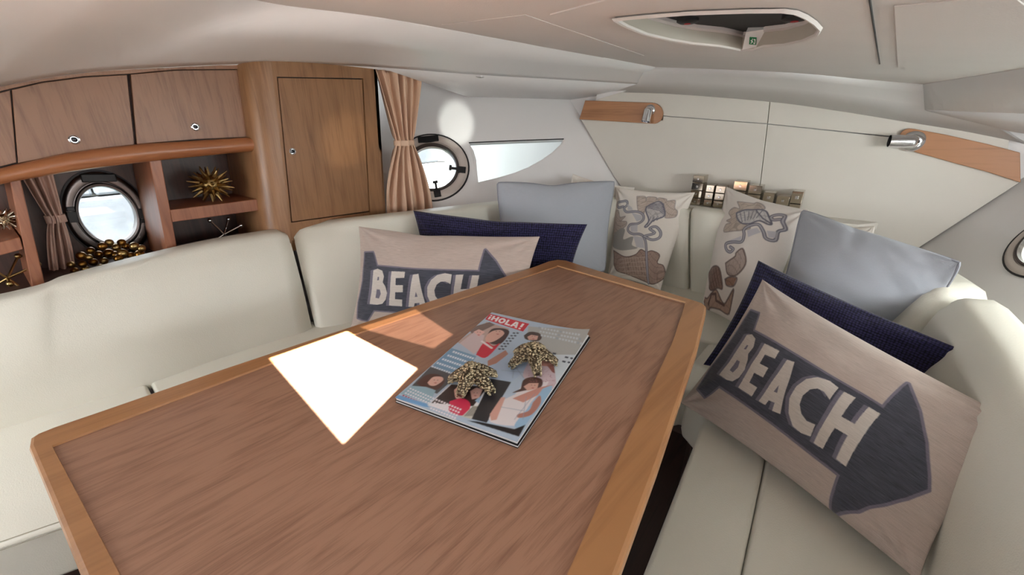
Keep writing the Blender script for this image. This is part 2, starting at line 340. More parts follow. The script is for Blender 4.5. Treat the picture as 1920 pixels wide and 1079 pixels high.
# bulkhead (forward wall) and its padded panels
holed('wall_forward', [(-2.3, 2.16, 0), (1.5, 2.16, 0), (1.5, 2.16, 1.6), (-2.3, 2.16, 1.6)], [], (0, .03, 0), gel)['kind'] = 'structure'
def bh(px, py, y=2.13): return ony(px, py, y)
pan = [[(1120, 172), (1250, 175), (1443, 190), (1438.6, 231.6), (1243, 217), (1243, 210), (1122, 192), (1116, 190)],
       [(1444.2, 190), (1570, 207), (1700, 228), (1800, 244), (1892, 262), (1890, 284), (1700, 258.6), (1439.8, 232)],
       [(1090, 225), (1243, 226), (1243, 218.2), (1438.4, 233), (1413.6, 440), (1230, 440), (1152, 332)],
       [(1439.6, 233.2), (1670, 257.4), (1905, 300), (1912, 342), (1722, 465), (1600, 480), (1414.8, 440)]]
bp_t = thing('padded_bulkhead_lining', 'cream padded lining with fine seams behind the bow pillows', 'wall panel', (-.35, 2.15, .8))
for q in pan: prism('panel', [bh(*p) for p in q], (0, .02, 0), padm, bp_t, bevel=.0012)
# port hull wall with porthole and fin shaped window
pc = (822, 316)
def circ_on(f, c, edge, n=40, k=1.0):
    C = f(*c); r = (f(*edge)-C).length*k; return C, r
C2 = onW(811, 314)
a_ = WN.normalized(); u_ = (Vector((0, 0, 1))-a_*a_.z).normalized(); v_ = a_.cross(u_)
R2i = (onW(811, 274)-onW(811, 354)).length/2; R2o = R2i*1.46; SX2 = (onW(855, 315)-C2).length/R2i
hole_p = [C2+u_*(R2i*1.12*math.cos(t))+v_*(R2i*SX2*1.12*math.sin(t)) for t in [2*math.pi*k/40 for k in range(40)]]
fin = [onW(*p) for p in [(879, 268), (970, 264), (1057, 261), (1050, 272), (1035, 286), (1015, 300), (990, 314), (965, 324), (945, 330), (930, 334), (897, 342), (895, 325), (893, 300), (888, 283)]]
def Wp(y, z): return Vector((-1.209-1.0*(2.15-y)-.852*(z-1.198), y, z))
wo = [Wp(.95, .66), Wp(2.16, .66), Wp(2.16, 1.5), Wp(.95, 1.5)]
struct(holed('wall_port', wo, [hole_p, fin], -a_*.03, gel))
struct(box('wall_port', (-2.12, -1.05, 0), (-1.97, -.3, 1.6), gel))
nb = [(-1.97, -.3, 0), (-1.97, 1.3, 0), (-1.97, 1.3, 1.6), (-1.97, -.3, 1.6)]
C1 = onx(203, 403, -1.95); R1h = (onx(254, 403, -1.95)-onx(150, 403, -1.95)).length/2; R1i = (onx(203, 352, -1.95)-onx(203, 456, -1.95)).length/2; R1o = R1i*1.46; SX1 = R1h/R1i
hole1 = [Vector((-1.97, C1.y+R1i*SX1*1.1*math.cos(t), C1.z+R1i*1.1*math.sin(t))) for t in [2*math.pi*k/40 for k in range(40)]]
struct(holed('wall_port', nb, [hole1], (-.04, 0, 0), gel))
# lower hull below the flared part, aft wall, starboard, floor
struct(prism('wall_port', [(-1.6, .95, 0), (-1.45, 2.16, 0), (-1.75, 2.16, 0), (-2.1, .95, 0)], (0, 0, .67), gel))
W2N = Vector((1, .45, -.70)); W2C = W2N.dot(Vector((.459, 2.15, 1.007)))
def onW2(px, py): return onpl(px, py, W2N, W2C)
def W2p(y, z): return Vector((.459+.45*(2.15-y)+.70*(z-1.007), y, z))
C3 = onW2(1992, 455); a2 = -W2N.normalized(); u2 = (Vector((0, 0, 1))-a2*a2.z).normalized(); v2 = a2.cross(u2)
R3i = .085
hole3 = [C3+u2*(R3i*1.1*math.cos(t))+v2*(R3i*1.1*math.sin(t)) for t in [2*math.pi*k/40 for k in range(40)]]
win3 = [W2p(1.55, .92), W2p(.9, .92), W2p(.85, 1.14), W2p(1.6, 1.14)]
win3b = [W2p(.7, .95), W2p(.3, .95), W2p(.3, 1.08), W2p(.7, 1.08)]
struct(holed('wall_starboard', [W2p(-1.05, .3), W2p(2.16, .3), W2p(2.16, 1.4), W2p(-1.05, 1.4)], [hole3, win3, win3b], -a2*.03, gel))
holed('wall_aft', [(-2.3, -1.08, 0), (1.9, -1.08, 0), (1.9, -1.08, 1.7), (-2.3, -1.08, 1.7)], [[(-1.7, -1.08, .8), (-1.0, -1.08, .8), (-1.0, -1.08, 1.3), (-1.7, -1.08, 1.3)]], (0, -.04, 0), gel)['kind'] = 'structure'
struct(box('floor', (-2.2, -1.08, -.04), (1.5, 2.2, 0), wbase))
struct(prism('wall_starboard', [(.30, 2.16, 0), (1.6, -1.05, 0), (1.9, -1.05, 0), (.6, 2.16, 0)], (0, 0, .32), gel))

# portholes
rimm = plain('porthole_plastic_rim', (196, 184, 176), .35)
def porthole(name, C, a, u, v, ro, ri, ring, clamps, n_lab, sx=1.0):
    t = bpy.data.objects.new(name, None); COL.objects.link(t); t.location = C; t['kind'] = 'structure'
    if n_lab: t['label'] = n_lab
    w_ = ro-ri
    lathe('flange', C, a, [(ri*1.0, -.025), (ro*1.04, -.004), (ro*1.04, .004), (ro*.99, .009), (ro*.93, .011), (ri+w_*.42, .009), (ri+w_*.36, .004), (ri+w_*.12, .006), (ri, .002), (ri, -.025)], ring, t, seg=56, ref=u, sx=sx)
    lathe('gasket', C, a, [(ro*1.04, -.002), (ro*1.085, -.002), (ro*1.085, .004), (ro*1.04, .0045)], dark, t, seg=56, ref=u, sx=sx)
    lathe('sash_ring', C, a, [(ri*.985, .0), (ri*1.02, .012), (ri+w_*.22, .013), (ri+w_*.3, .006)], chromeb, t, seg=56, ref=u, sx=sx)
    lathe('pane', C-Vector(a)*.012, a, [(0, 0), (ri*1.02, 0), (ri*1.02, -.004), (0, -.004)], glass, t, seg=40, ref=u, sx=sx)
    for (ang, kind) in clamps:
        th = math.radians(ang); rad = u*math.cos(th)+v*(math.sin(th)*(sx if abs(math.sin(th)) > .9 else 1)); tan = -u*math.sin(th)+v*math.cos(th)
        c = C+rad*(ri+w_*.55)+a*.008
        if kind == 'bar':
            bm = bmesh.new(); M = Matrix((tan, rad, a)).transposed().to_4x4(); M.translation = c+rad*w_*.1
            bmesh.ops.create_cube(bm, size=1, matrix=M @ Matrix.Diagonal((ro*.62, w_*.6, .016, 1))); bm_obj('hinge_block', bm, black, t, bevel=.003)
        else:
            bm = bmesh.new(); M = Matrix((tan, rad, a)).transposed().to_4x4(); M.translation = c
            bmesh.ops.create_cube(bm, size=1, matrix=M @ Matrix.Diagonal((.034, w_*.75, .014, 1)))
            if kind == 'b': M.translation = c+tan*.026; bmesh.ops.create_cube(bm, size=1, matrix=M @ Matrix.Diagonal((.014, w_*.6, .02, 1))); bm_obj('clamp', bm, black, t, bevel=.002); continue
            M.translation = c-rad*w_*.7+a*.008; bmesh.ops.create_cube(bm, size=1, matrix=M @ Matrix.Diagonal((.012, w_*.8, .010, 1)))
            M.translation = c-rad*w_*1.05+a*.012; bmesh.ops.create_cube(bm, size=1, matrix=M @ Matrix.Diagonal((.026, .012, .012, 1)))
            bm_obj('clamp', bm, black, t, bevel=.002)
    return t
porthole('window_1', C1+Vector((.0, 0, 0)), Vector((1, 0, 0)), Vector((0, 0, 1)), Vector((0, 1, 0)), R1o, R1i, chromeb, [(4, 'bar'), (94, 'b'), (-86, 'b')], 'round steel framed porthole in the open shelf niche', SX1)
porthole('window_2', C2, a_, u_, v_, R2o, R2i, rimm, [(6, 'bar'), (188, 'c'), (-98, 'c') if v_.y < 0 else (98, 'c')], 'round white rimmed porthole beside the tied curtain', SX2)
porthole('window_5', C3, a2, u2, v2, .115, R3i, rimm, [], 'starboard porthole cut by the photo edge')
wt = bpy.data.objects.new('window_3', None); COL.objects.link(wt); wt.location = fin[0]; wt['kind'] = 'structure'; wt['label'] = 'fin shaped fixed window right of the round porthole'
prism('pane', [p-a_*.012 for p in fin], -a_*.004, glass, wt)
fc = sum(fin, Vector())/len(fin)
tube('window_seal', [p+a_*.001 for p in fin[:3]], .003, dark, wt)
n_ = len(fin); rim = [p+(p-fc).normalized()*.012+a_*.003 for p in fin]; rim2 = [p+(p-fc).normalized()*.001+a_*.001 for p in fin]
mesh_obj('window_frame', rim+rim2, [[i, (i+1) % n_, n_+(i+1) % n_, n_+i] for i in range(n_)], gel, wt)
for nm, ww in (('window_6', win3), ('window_7', win3b)):
    o = prism(nm, [p-a2*.012 for p in ww], -a2*.004, glass); o['kind'] = 'structure'

# ================================================================== OUTSIDE
q = thing('stone_quay', 'sunlit stone harbour wall outside the shelf porthole', 'quay', (-4.2, 1, -1))
qcol = [plain('wet_green_stone', (46, 54, 52), .7, var=.3, nscale=6, bump=.6, bscale=20), plain('gray_quay_stone', (62, 65, 70), .85, var=.3, nscale=5, bump=.6, bscale=20), stone]
for r in range(5):
    z0 = -1.0+r*.42; y0 = -2.0-.35*(r % 2)
    for k in range(19):
        hh = .41; d = random.uniform(0, .03)
        m = box('block', (-4.6, y0+k*.85, z0), (-4.15+d-(.16 if r > 2 else 0), y0+k*.85+.84, z0+hh), stone if k > 6 else qcol[0 if r < 2 else 1], q, bevel=.02)  # forward blocks coloured pale so the fin window looks blown out with light
box('core', (-4.9, -3, -1.2), (-4.4, 14.5, 1.0), stone, q)
tag(box('harbour_water', (-30, -30, -.75), (30, 60, -.72), water), kind='structure'); 
qs = tag(box('mooring_boat_hull', (-4.05, .1, -.5), (-3.95, 1.2, -.2), white, bevel=.03), 'pale mooring plank floating below the quay', 'plank')
bpy.data.objects.remove(qs)

# ================================================================== SEATING
def back_cushion(name, label, base, top, thick=.10, parent=None):
    """base/top: lists of Vectors along the run (crease, front top edge)"""
    n = 44; B = spline(base, n); T = spline(top, n); rows = []
    L = sum((T[i+1]-T[i]).length for i in range(n-1)); acc = 0
    for i in range(n):
        t = (B[min(i+1, n-1)]-B[max(i-1, 0)]); t.z = 0; t.normalize(); out = Vector((-t.y, t.x, 0))
        if i: acc += (T[i]-T[i-1]).length
        e = min(acc, L-acc); s = 1-math.sqrt(max(0, 1-min(1, e/.018)**2)) if False else 0
        r_ = .018; k = 0 if e >= r_ else r_-math.sqrt(max(0, r_*r_-(r_-e)**2))
        b = B[i].copy(); tp = T[i].copy(); d = tp-b; f = Vector((out.x, out.y, 0))*-1
        row = [b+Vector((0, 0, -.02))+out*(thick+.05), b+Vector((0, 0, -.02))+out*k, b+Vector((0, 0, .0))+f*.004+out*k]
        for sx_ in (.08, .2, .35, .5, .65, .8, .88): row.append(b+d*sx_+f*(.018*math.sin(math.pi*sx_)**.7)+out*k)
        rr = .030
        for a in (0, 25, 50, 75, 90):
            a = math.radians(a); row.append(tp-d.normalized()*rr+out*(rr-rr*math.cos(a)+k*(1-a/1.6))+d.normalized()*(rr*math.sin(a)-k))
        row.append(tp+out*(thick*.7)+Vector((0, 0, .004-k))); row.append(tp+out*thick+Vector((0, 0, -.012-k))); row.append(tp+out*(thick+.012)+Vector((0, 0, -.05)))
        rows.append(row)
    o = loft(name, rows, leather, parent, smooth='a', closed=True)
    for p in o.data.polygons: p.use_smooth = True
    o.data.set_sharp_from_angle(angle=math.radians(55))
    if label: tag(o, label, 'cushion', 'settee back cushions')
    return o
sz = .46
b1 = [Vector((-1.62, -.60, sz)), onz(0, 805, sz), onz(140, 762, sz), onz(287, 716, sz), onz(440, 662, sz), onz(587, 617, sz)]
t1 = [Vector((-1.62, -.55, .77)), onx(0, 568, -1.585), onx(120, 531, -1.60), onx(270, 490, -1.61), onx(410, 457, -1.61), onx(541, 435, -1.60)]
back_cushion('settee_back_cushion', 'longest cream leather back cushion, below the open shelves', b1, t1)
b2 = [onz(591, 616, sz), onz(660, 603, sz), Vector((-1.345, 1.10, sz)), Vector((-1.25, 1.45, sz)), Vector((-1.03, 1.78, sz)), Vector((-.78, 1.905, sz)), onz(1250, 535, sz), onz(1290, 544, sz)]
t2 = [onz(547, 433, .80), onz(620, 421, .81), onz(705, 411, .83), onz(820, 398, .835), onz(935, 384, .835), Vector((-1.07, 1.78, .84)), Vector((-.90, 1.91, .84)), Vector((-.72, 1.965, .838)), onz(1290, 391, .835)]
back_cushion('settee_back_cushion', 'cream leather back cushion curving round the port bow corner, behind the left pillows', b2, t2)
b3 = [onz(1294, 545, sz), onz(1320, 550, sz), Vector((-.15, 1.93, sz)), Vector((.04, 1.80, sz)), Vector((.14, 1.55, sz)), Vector((.19, 1.36, sz))]
t3 = [onz(1294, 391.5, .835), onz(1345, 400, .835), Vector((-.12, 2.0, .82)), Vector((.12, 1.88, .81)), Vector((.22, 1.66, .80)), Vector((.26, 1.49, .80))]
back_cushion('settee_back_cushion', 'cream leather back cushion under the silver ornaments, behind the right pillows', b3, t3)
b4 = [Vector((.20, 1.34, sz)), Vector((.235, 1.1, sz)), Vector((.262, .83, sz)), Vector((.29, .5, sz)), Vector((.32, .1, sz)), Vector((.34, -.4, sz))]
t4 = [onz(1782, 547, .79), onz(1850, 640, .79), onz(1921, 762, .79), Vector((.36, .5, .79)), Vector((.39, .1, .79)), Vector((.42, -.4, .79))]
back_cushion('settee_back_cushion', 'cream leather back cushion along the right edge, beyond the big lettered pillow', b4, t4)

def seat(name, label, poly, z0=.33, z1=.46, bev=.011):
    n = len(poly); P = [Vector((p[0], p[1], z0)) for p in poly]
    c = sum(P, Vector())/n
    o = prism(name, P, (0, 0, z1-z0), leather, None, bevel=bev, smooth='a'); wm = o.modifiers.new('normals', 'WEIGHTED_NORMAL'); wm.keep_sharp = False
    if label: tag(o, label, 'cushion', 'settee seat cushions')
    bm = bmesh.new(); m = 1.0
    pp = [Vector((p[0], p[1], z1-bev*.25)) for p in poly]
    return o
ex = .09
pf0 = onz(0, 1012, sz); pf1 = onz(125, 982, sz)
s_out = [Vector((-1.62-ex, -.60)), Vector((-1.57-ex, -.13)), Vector((-1.53-ex, .155))]
seat('settee_seat_cushion', 'cream leather seat cushion at the lower left, in front of the long back', [(-1.66, -.6), (-1.645, -.13), (-1.60, .158), (-1.03, .118), (-1.045, -.04), (-1.09, -.16), (-1.17, -.35), (-1.22, -.6)])
seat('settee_seat_cushion', 'cream leather seat strip between table edge and port back cushion', [(-1.60, .166), (-1.585, .42), (-1.55, .65), (-1.48, .80), (-1.34, 1.08), (-1.14, 1.45), (-1.04, 1.62), (-.80, 1.36), (-.88, 1.2), (-1.0, .8), (-1.02, .4), (-1.03, .126)])
seat('settee_seat_cushion', 'cream leather seat cushion across the bow, under the patterned pillows', [(-1.03, 1.63), (-.94, 1.78), (-.78, 1.95), (-.60, 2.0), (-.10, 2.0), (.10, 1.86), (.17, 1.66), (-.245, 1.47), (-.79, 1.37)])
seat('settee_seat_cushion', 'small cream leather corner seat between table corner and navy pillow', [(.175, 1.65), (.25, 1.36), (.28, 1.17), (-.225, 1.12), (-.245, 1.09), (-.26, 1.2), (-.25, 1.46)])
seat('settee_seat_cushion', 'narrow cream leather seat cushion at the starboard front edge', [(-.22, 1.112), (-.004, 1.132), (.007, .9), (.018, .6), (.033, .2), (.043, -.5), (-.08, -.5), (-.10, .2), (-.118, .5), (-.15, 1.03), (-.205, 1.075)])
seat('settee_seat_cushion', 'wide cream leather seat cushion under the big lettered pillow', [(-.003, 1.134), (.285, 1.16), (.33, .83), (.36, .5), (.39, .1), (.42, -.5), (.044, -.5), (.034, .2), (.019, .6), (.008, .9)])
# double stitched piping along port seat front
stp = thing('seat_front_piping', 'double stitched seam along the lower left seat edge', 'seam', (-1.1, -.16, .45))
for dz, dx in ((.004, -.012), (-.006, .001)):
    tube('stitch_line', [Vector((x+dx, y, .459+dz-.003)) for x, y in [(-1.215, -.58), (-1.165, -.35), (-1.086, -.16), (-1.042, -.04), (-1.028, .11)]], .0008, thread, stp, seg=6)
# bases
bs = thing('under_seat_locker', 'dark wooden base under the cream seats', 'settee base', (-.9, .5, 0))
prism('plinth', [(-1.70, -.6, 0), (-1.66, .93, 0), (-1.5, 1.6, 0), (-1.45, 1.9, 0), (-1.15, 1.9, 0), (-1.1, 1.2, 0), (-1.1, .1, 0), (-1.3, -.6, 0)], (0, 0, .33), wbase, bs)
prism('plinth', [(-1.1, 1.5, 0), (-1.1, 2.14, 0), (.25, 2.14, 0), (.25, 1.5, 0)], (0, 0, .329), wbase, bs)
prism('plinth', [(-.12, -.5, 0), (-.11, .5, 0), (-.17, 1.05, 0), (-.2, 1.15, 0), (-.2, 1.5, 0), (.3, 1.5, 0), (.5, -.5, 0)], (0, 0, .328), wbase, bs)
# ledge behind bow cushions
struct(prism('trim_11', [(-1.12, 1.97, .80), (-.95, 2.03, .80), (.08, 2.03, .80), (.16, 2.16, .80), (-1.0, 2.16, .80)], (0, 0, .03), padm, bevel=.003))
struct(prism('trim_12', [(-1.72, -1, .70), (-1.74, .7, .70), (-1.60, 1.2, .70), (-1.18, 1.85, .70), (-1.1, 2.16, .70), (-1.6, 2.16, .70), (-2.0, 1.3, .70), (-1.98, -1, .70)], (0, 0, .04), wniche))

# ================================================================== TABLE
T0 = .735
tb = thing('saloon_table', 'large tapered wooden saloon table with a raised edge', 'table', (-.5, .6, 0))
outer_px = [(52, 838), (55, 822), (70, 812), (100, 800), (200, 766), (400, 697), (620, 624), (800, 566), (900, 534), (1000, 500), (1030, 489), (1045, 486.5), (1062, 488), (1090, 497), (1200, 531), (1300, 562), (1318, 568), (1325, 575), (1324, 586), (1309, 650), (1277, 745), (1236, 868), (1159, 1079)]
OP = [onz(a, b, T0) for a, b in outer_px]
d_ = (OP[-1]-OP[-2]).normalized(); 
def near(a, b, x):
    A, B = onz(*a, T0), onz(*b, T0); return A+(B-A)*((x-A.x)/(B.x-A.x))
OP += [Vector((-.055, .0, T0)), Vector((-.065, near((52, 838), (150, 1079), -.065).y+.012, T0)), near((52, 838), (150, 1079), -.09), onz(150, 1079, T0), onz(90, 930, T0)]
in_px = [(97, 836), (560, 662), (1045, 499), (1285, 568), (1262, 640), (1165, 850), (1063, 1079)]
IP = [onz(a, b, T0) for a, b in in_px]+[near((97, 836), (225, 1079), -.145), onz(225, 1079, T0)]
# frame ring with a low raised lip round the veneer
cO = sum(OP, Vector())/len(OP)
def inset(P, d):
    out = []; n = len(P)
    for i in range(n):
        a = P[i]-P[i-1]; b = P[(i+1) % n]-P[i]; na = Vector((-a.y, a.x, 0)); nb_ = Vector((-b.y, b.x, 0))
        m = (na.normalized()+nb_.normalized()).normalized(); 
        if m.dot(cO-P[i]) < 0: m = -m
        out.append(P[i]+m*d)
    return out
rows3 = [inset(OP, .006), inset(OP, .002), OP, OP, inset(OP, .003), inset(OP, .01)]
zz = [0, -.0015, -.006, -.026, -.032, -.033]
n = len(OP); v = [Vector((p.x, p.y, T0+zz[k])) for k, r in enumerate(rows3) for p in r]
f = [[k*n+i, k*n+(i+1) % n, (k+1)*n+(i+1) % n, (k+1)*n+i] for k in range(5) for i in range(n)]+[[5*n+i for i in range(n)]]
m_in = len(IP); base = len(v); top_in = [Vector((p.x, p.y, T0)) for p in IP]
v += top_in; v += [p+Vector((0, 0, -.005)) for p in inset(top_in, .001)]
tr = tessellate_polygon([[v[i] for i in range(n)], top_in]); f += [[(i if i < n else base+i-n) for i in t] for t in tr]
f += [[base+i, base+(i+1) % m_in, base+m_in+(i+1) % m_in, base+m_in+i] for i in range(m_in)]
fr = mesh_obj('edge_frame', v, f, wtrim, tb); 
vz = [T0-.0045]*len(IP)
vp = [Vector((p.x, p.y, T0-.0035)) for p in IP]
# the right border is flush with the veneer
prism('veneer_panel', vp, (0, 0, -.01), wtab, tb)
lipz = T0-.0005
def lip(a, b, col, h=.0015, wd=.0022):
    d = (b-a).normalized(); nn = Vector((-d.y, d.x, 0))*wd
    return prism('lip_highlight', [a-nn, b-nn, b+nn, a+nn], (0, 0, h), col, tb)
lip_hi = wood('lip_highlight_wood', (226, 176, 126), (200, 150, 100), rot=(0, 0, 0))
lip(Vector((IP[2].x, IP[2].y, T0)), Vector((IP[3].x, IP[3].y, T0)), lip_hi)  # pale strip paints the highlight line along the far inner edge
lathe('pedestal', (-.5, .6, 0), (0, 0, 1), [(0, 0), (.2, 0), (.2, .012), (.06, .03), (.045, .05), (.045, .68), (.12, .69), (.12, .7), (0, .7)], chrome, tb)

# ================================================================== PORT CABINETS
XF = -1.72
def fx(p, x=XF): return onx(p[0], p[1], x)
sh = thing('open_shelf_unit', 'open wooden shelf unit with niches below the overhead lockers', 'shelf unit', (-1.8, .3, .74))
prism('post', [fx(p) for p in [(16, 330), (37, 330), (88, 548), (64, 556)]], (-.22, 0, 0), wpost, sh, bevel=.002)
prism('post', [fx(p) for p in [(279, 296), (301, 293), (336, 486), (317, 490)]], (-.22, 0, 0), wpost, sh, bevel=.002)
prism('shelf', [fx(p) for p in [(319, 394), (489, 373), (493, 394), (323, 417)]], (-.22, 0, 0), wpost, sh, bevel=.002)
prism('shelf', [fx(p) for p in [(-90, 478), (37, 445), (44, 468), (-90, 503)]], (-.22, 0, 0), wpost, sh, bevel=.002)
def yz(y0, y1, z0, z1, x): return [Vector((x, y0, z0)), Vector((x, y1, z0)), Vector((x, y1, z1)), Vector((x, y0, z1))]
hole1b = [Vector((-1.951, C1.y+R1i*SX1*1.25*math.cos(t), C1.z+R1i*1.25*math.sin(t))) for t in [2*math.pi*k/40 for k in range(40)]]
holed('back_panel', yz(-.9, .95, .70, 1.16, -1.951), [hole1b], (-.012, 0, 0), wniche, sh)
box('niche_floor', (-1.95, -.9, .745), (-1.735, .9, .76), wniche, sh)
# front rail
rail_t = [(-70, 338), (0, 320), (70, 303), (140, 288), (255, 273), (370, 265), (478, 258)]; rail_b = [(-70, 368), (0, 346), (70, 333), (140, 321), (255, 306), (370, 294), (480, 284)]
RT = spline([fx(p, -1.70) for p in rail_t], 24); RB = spline([fx(p, -1.70) for p in rail_b], 24)
rows = []
for a, b in zip(RT, RB):
    c = (a+b)/2; h = (a-b).length/2; row = []
    for k in range(9):
        t = math.pi*(k/8)-math.pi/2; row.append(Vector((-1.715+.022*math.cos(t), c.y, c.z+h*math.sin(t))))
    row += [Vector((-1.93, c.y, c.z+h)), Vector((-1.93, c.y, c.z-h))]; rows.append(row)
ra = loft('front_rail', rows, wrail, sh, smooth='a', closed=True)

oc = thing('overhead_cabinet', 'row of wooden overhead lockers along the port side', 'cabinet', (-1.8, .3, 1.1))
XD = -1.735
locks = []
doors = [([(-110, 205), (-60, 190), (12, 171), (19, 169), (31, 305), (-50, 325), (-110, 342)], None),
         ([(22, 168.5), (80, 155), (160, 145), (238, 140.5), (252, 271), (150, 286), (90, 296), (34, 306)], (139, 262)),
         ([(245, 139.5), (330, 132), (465, 131), (478, 256.5), (370, 261), (257, 270.5)], (366, 238))]
def lock(px, py, x, parent):
    c = onx(px, py, x)
    o = lathe('lock_ring', c, (1, 0, 0), [(0, -.002), (.0125, -.002), (.0125, .004), (.011, .0055), (.009, .004), (.0085, .001), (0, .001)], chrome, parent, seg=24)
    lathe('lock_button', c, (1, 0, 0), [(0, 0), (.0065, 0), (.0065, .005), (.005, .006), (0, .006)], rivetm, o, seg=20)
for poly, lk in doors:
    d = prism('door', [fx(p, XD) for p in poly], (-.018, 0, 0), wcab, oc, bevel=.0012)
    if lk: lock(lk[0], lk[1], XD, d)
bodp = [(-130, 200), (0, 158), (120, 140), (240, 127), (470, 117), (482, 262), (370, 270), (255, 278), (140, 292), (0, 324), (-130, 360)]
prism('body', [fx(p, XD-.022) for p in bodp], (-.18, 0, 0), wbase, oc)
tsp = [(-100, 198), (0, 162), (120, 141), (240, 128.5), (467, 117), (466, 129.5), (330, 130.5), (240, 138.5), (160, 143), (80, 153), (0, 171), (-100, 201)]
prism('top_rail', [fx(p, XD+.004) for p in tsp], (-.02, 0, 0), wcab, oc, bevel=.001)

# tall cabinet
XT = -1.645
tc_ = thing('tall_cabinet', 'tall narrow wooden locker with rounded corner, beside the curtain', 'cabinet', (-1.7, .9, .72))
fl = [fx(p, XT) for p in [(508, 112), (545, 440)]]; fr_ = [fx(p, XT) for p in [(706, 122), (724, 415)]]
zt, zb = 1.42, .72
def lerp_at(P, Q, z): t = (z-P.z)/(Q.z-P.z); return P+(Q-P)*t
LT, LB_, RTp, RBp = lerp_at(fl[0], fl[1], zt), lerp_at(fl[0], fl[1], zb), lerp_at(fr_[0], fr_[1], zt), lerp_at(fr_[0], fr_[1], zb)
# front frame with door opening
dr = [fx(p, XT) for p in [(519, 144), (681, 147), (694, 398), (546, 418)]]
holed('front_frame', [LT, LB_, RBp, RTp], [dr], (-.02, 0, 0), wcab2, tc_)
ddr = [fx(p, XT-.002) for p in [(521, 146), (679, 149), (692, 396), (548, 416)]]
dd = prism('door', ddr, (-.016, 0, 0), wcab2, tc_, bevel=.0012); lock(548, 284, XT-.002, dd)
prism('inner_frame', [fx(p, XT-.021) for p in [(512, 138), (690, 142), (700, 402), (540, 424)]], (-.01, 0, 0), dark, tc_)
rows = []
for top, L_, R_ in ((zt, LT, RTp), (zb, LB_, RBp)):
    row = [L_.copy()]
    for k in range(1, 10):
        a = math.pi/2*k/9; row.append(L_+Vector((-.075*(1-math.cos(a)), -.075*math.sin(a), 0)))
    row += [L_+Vector((-.30, -.075, 0)), L_+Vector((-.30, -.06, 0)), L_+Vector((-.09, -.06, 0)), L_+Vector((-.03, -.035, 0)), L_+Vector((-.015, 0, 0))]; rows.append(row)
loft('corner_post', rows, wcab2, tc_, smooth='a', closed=True)
prism('side_panel', [RTp, RBp, RBp+Vector((-.28, .03, 0)), RTp+Vector((-.28, .03, 0))], (0, -.015, 0), wcab2, tc_)

# ================================================================== CURTAINS
def curtain(name, label, mat, P0, wtop, ztop, ztie, zbot, wtie, wbot, depth, nf, dirv, tie_shift=0, bot_shift=0, seed=1):
    r = random.Random(seed); t = thing(name, label, 'curtain', (P0[0], P0[1], zbot))
    d = Vector(dirv).normalized(); nrm = Vector((d.y, -d.x, 0)); nrm = nrm if nrm.x > 0 else -nrm
    rows = []; N = 110; Z = 46; ph = [r.uniform(0, 6.28) for _ in range(4)]
    for i in range(Z):
        z = ztop+(zbot-ztop)*i/(Z-1)
        if z > ztie: s = (ztop-z)/(ztop-ztie); e = 1-(1-s)**1.0; k = 1-s; w_ = wtie+(wtop-wtie)*(k**.9); sh_ = tie_shift*s
        else: s = (ztie-z)/(ztie-zbot); w_ = wtie+(wbot-wtie)*(1-(1-min(1, s*1.15))**2); sh_ = tie_shift+(bot_shift-tie_shift)*s
        pinch = math.exp(-((z-ztie)/.022)**2)
        amp = depth*(1-.55*pinch); row = []
        for j in range(N):
            q_ = j/(N-1); x = (q_-.5)*w_+sh_
            wob = math.sin(nf*2*math.pi*q_+ph[0]+.6*math.sin(3*q_*6.28+ph[1])) 
            wob = math.copysign(abs(wob)**.75, wob)
            o = amp*(.5*wob+.22*math.sin(nf*4.3*q_*2+ph[2]+z*9))+.012*(1-(2*q_-1)**2)*pinch*2
            if ztop-z < .03: o += .006*math.sin(nf*14*q_+ph[3])
            row.append(Vector((P0[0], P0[1], 0))+d*x+nrm*o+Vector((0, 0, z+.004*math.sin(7*q_+ph[1])*(i == Z-1))))
        rows.append(row)
    o = loft('drape', rows, mat, t, smooth=True, thick=.0015)
    ring = []
    for k in range(24):
        a = 2*math.pi*k/24; ring.append(Vector((P0[0], P0[1], ztie))+d*(tie_shift+math.cos(a)*(wtie*.5+.006))+nrm*(math.sin(a)*depth*.62+.004))
    rws = [[p+Vector((0, 0, h)) for p in ring+ring[:1]] for h in (-.012, -.006, .0, .006, .012)]
    loft('tieback', rws, mat, t, smooth=True, thick=.002)
    return t
Pc = onx(757, 270, -1.60)
def atc(px, py): return onpl(px, py, (1, -.25, 0), Vector((1, -.25, 0)).dot(Vector((-1.64, 1.27, 0))))
pt, pti, pbt = atc(752, 134), atc(757, 268), atc(765, 398)
cdir = (.25, 1, 0)
cw = (atc(708, 134)-atc(793, 134)).length; cwt = (atc(742, 268)-atc(774, 268)).length; cwb = (atc(722, 398)-atc(806, 398)).length
cur = curtain('window_curtain', 'tall beige curtain tied at the middle beside the wooden locker', curt, (pti.x, pti.y, 0), cw, pt.z, pti.z, pbt.z-.06, cwt, cwb, .045, 5, cdir, 0, (pbt-pti).y, 3)
tube('rail', [atc(706, 131)+Vector((.01, 0, .004)), atc(797, 133)+Vector((.01, 0, .004))], .004, wpost, cur)
def atn(px, py): return onx(px, py, -1.90)
n1, n2, n3 = atn(105, 330), atn(104, 410), atn(112, 512)
cwn = (atn(72, 330)-atn(140, 330)).length; cwnt = (atn(93, 410)-atn(122, 410)).length; cwnb = (atn(88, 500)-atn(138, 500)).length
curtain('niche_curtain', 'small dusky curtain tied beside the niche porthole', curt2, (n2.x, n2.y, 0), cwn, 1.10, n2.z, n3.z, cwnt, cwnb, .028, 3, (0, 1, 0), 0, (n3-n2).y*.8, 5)

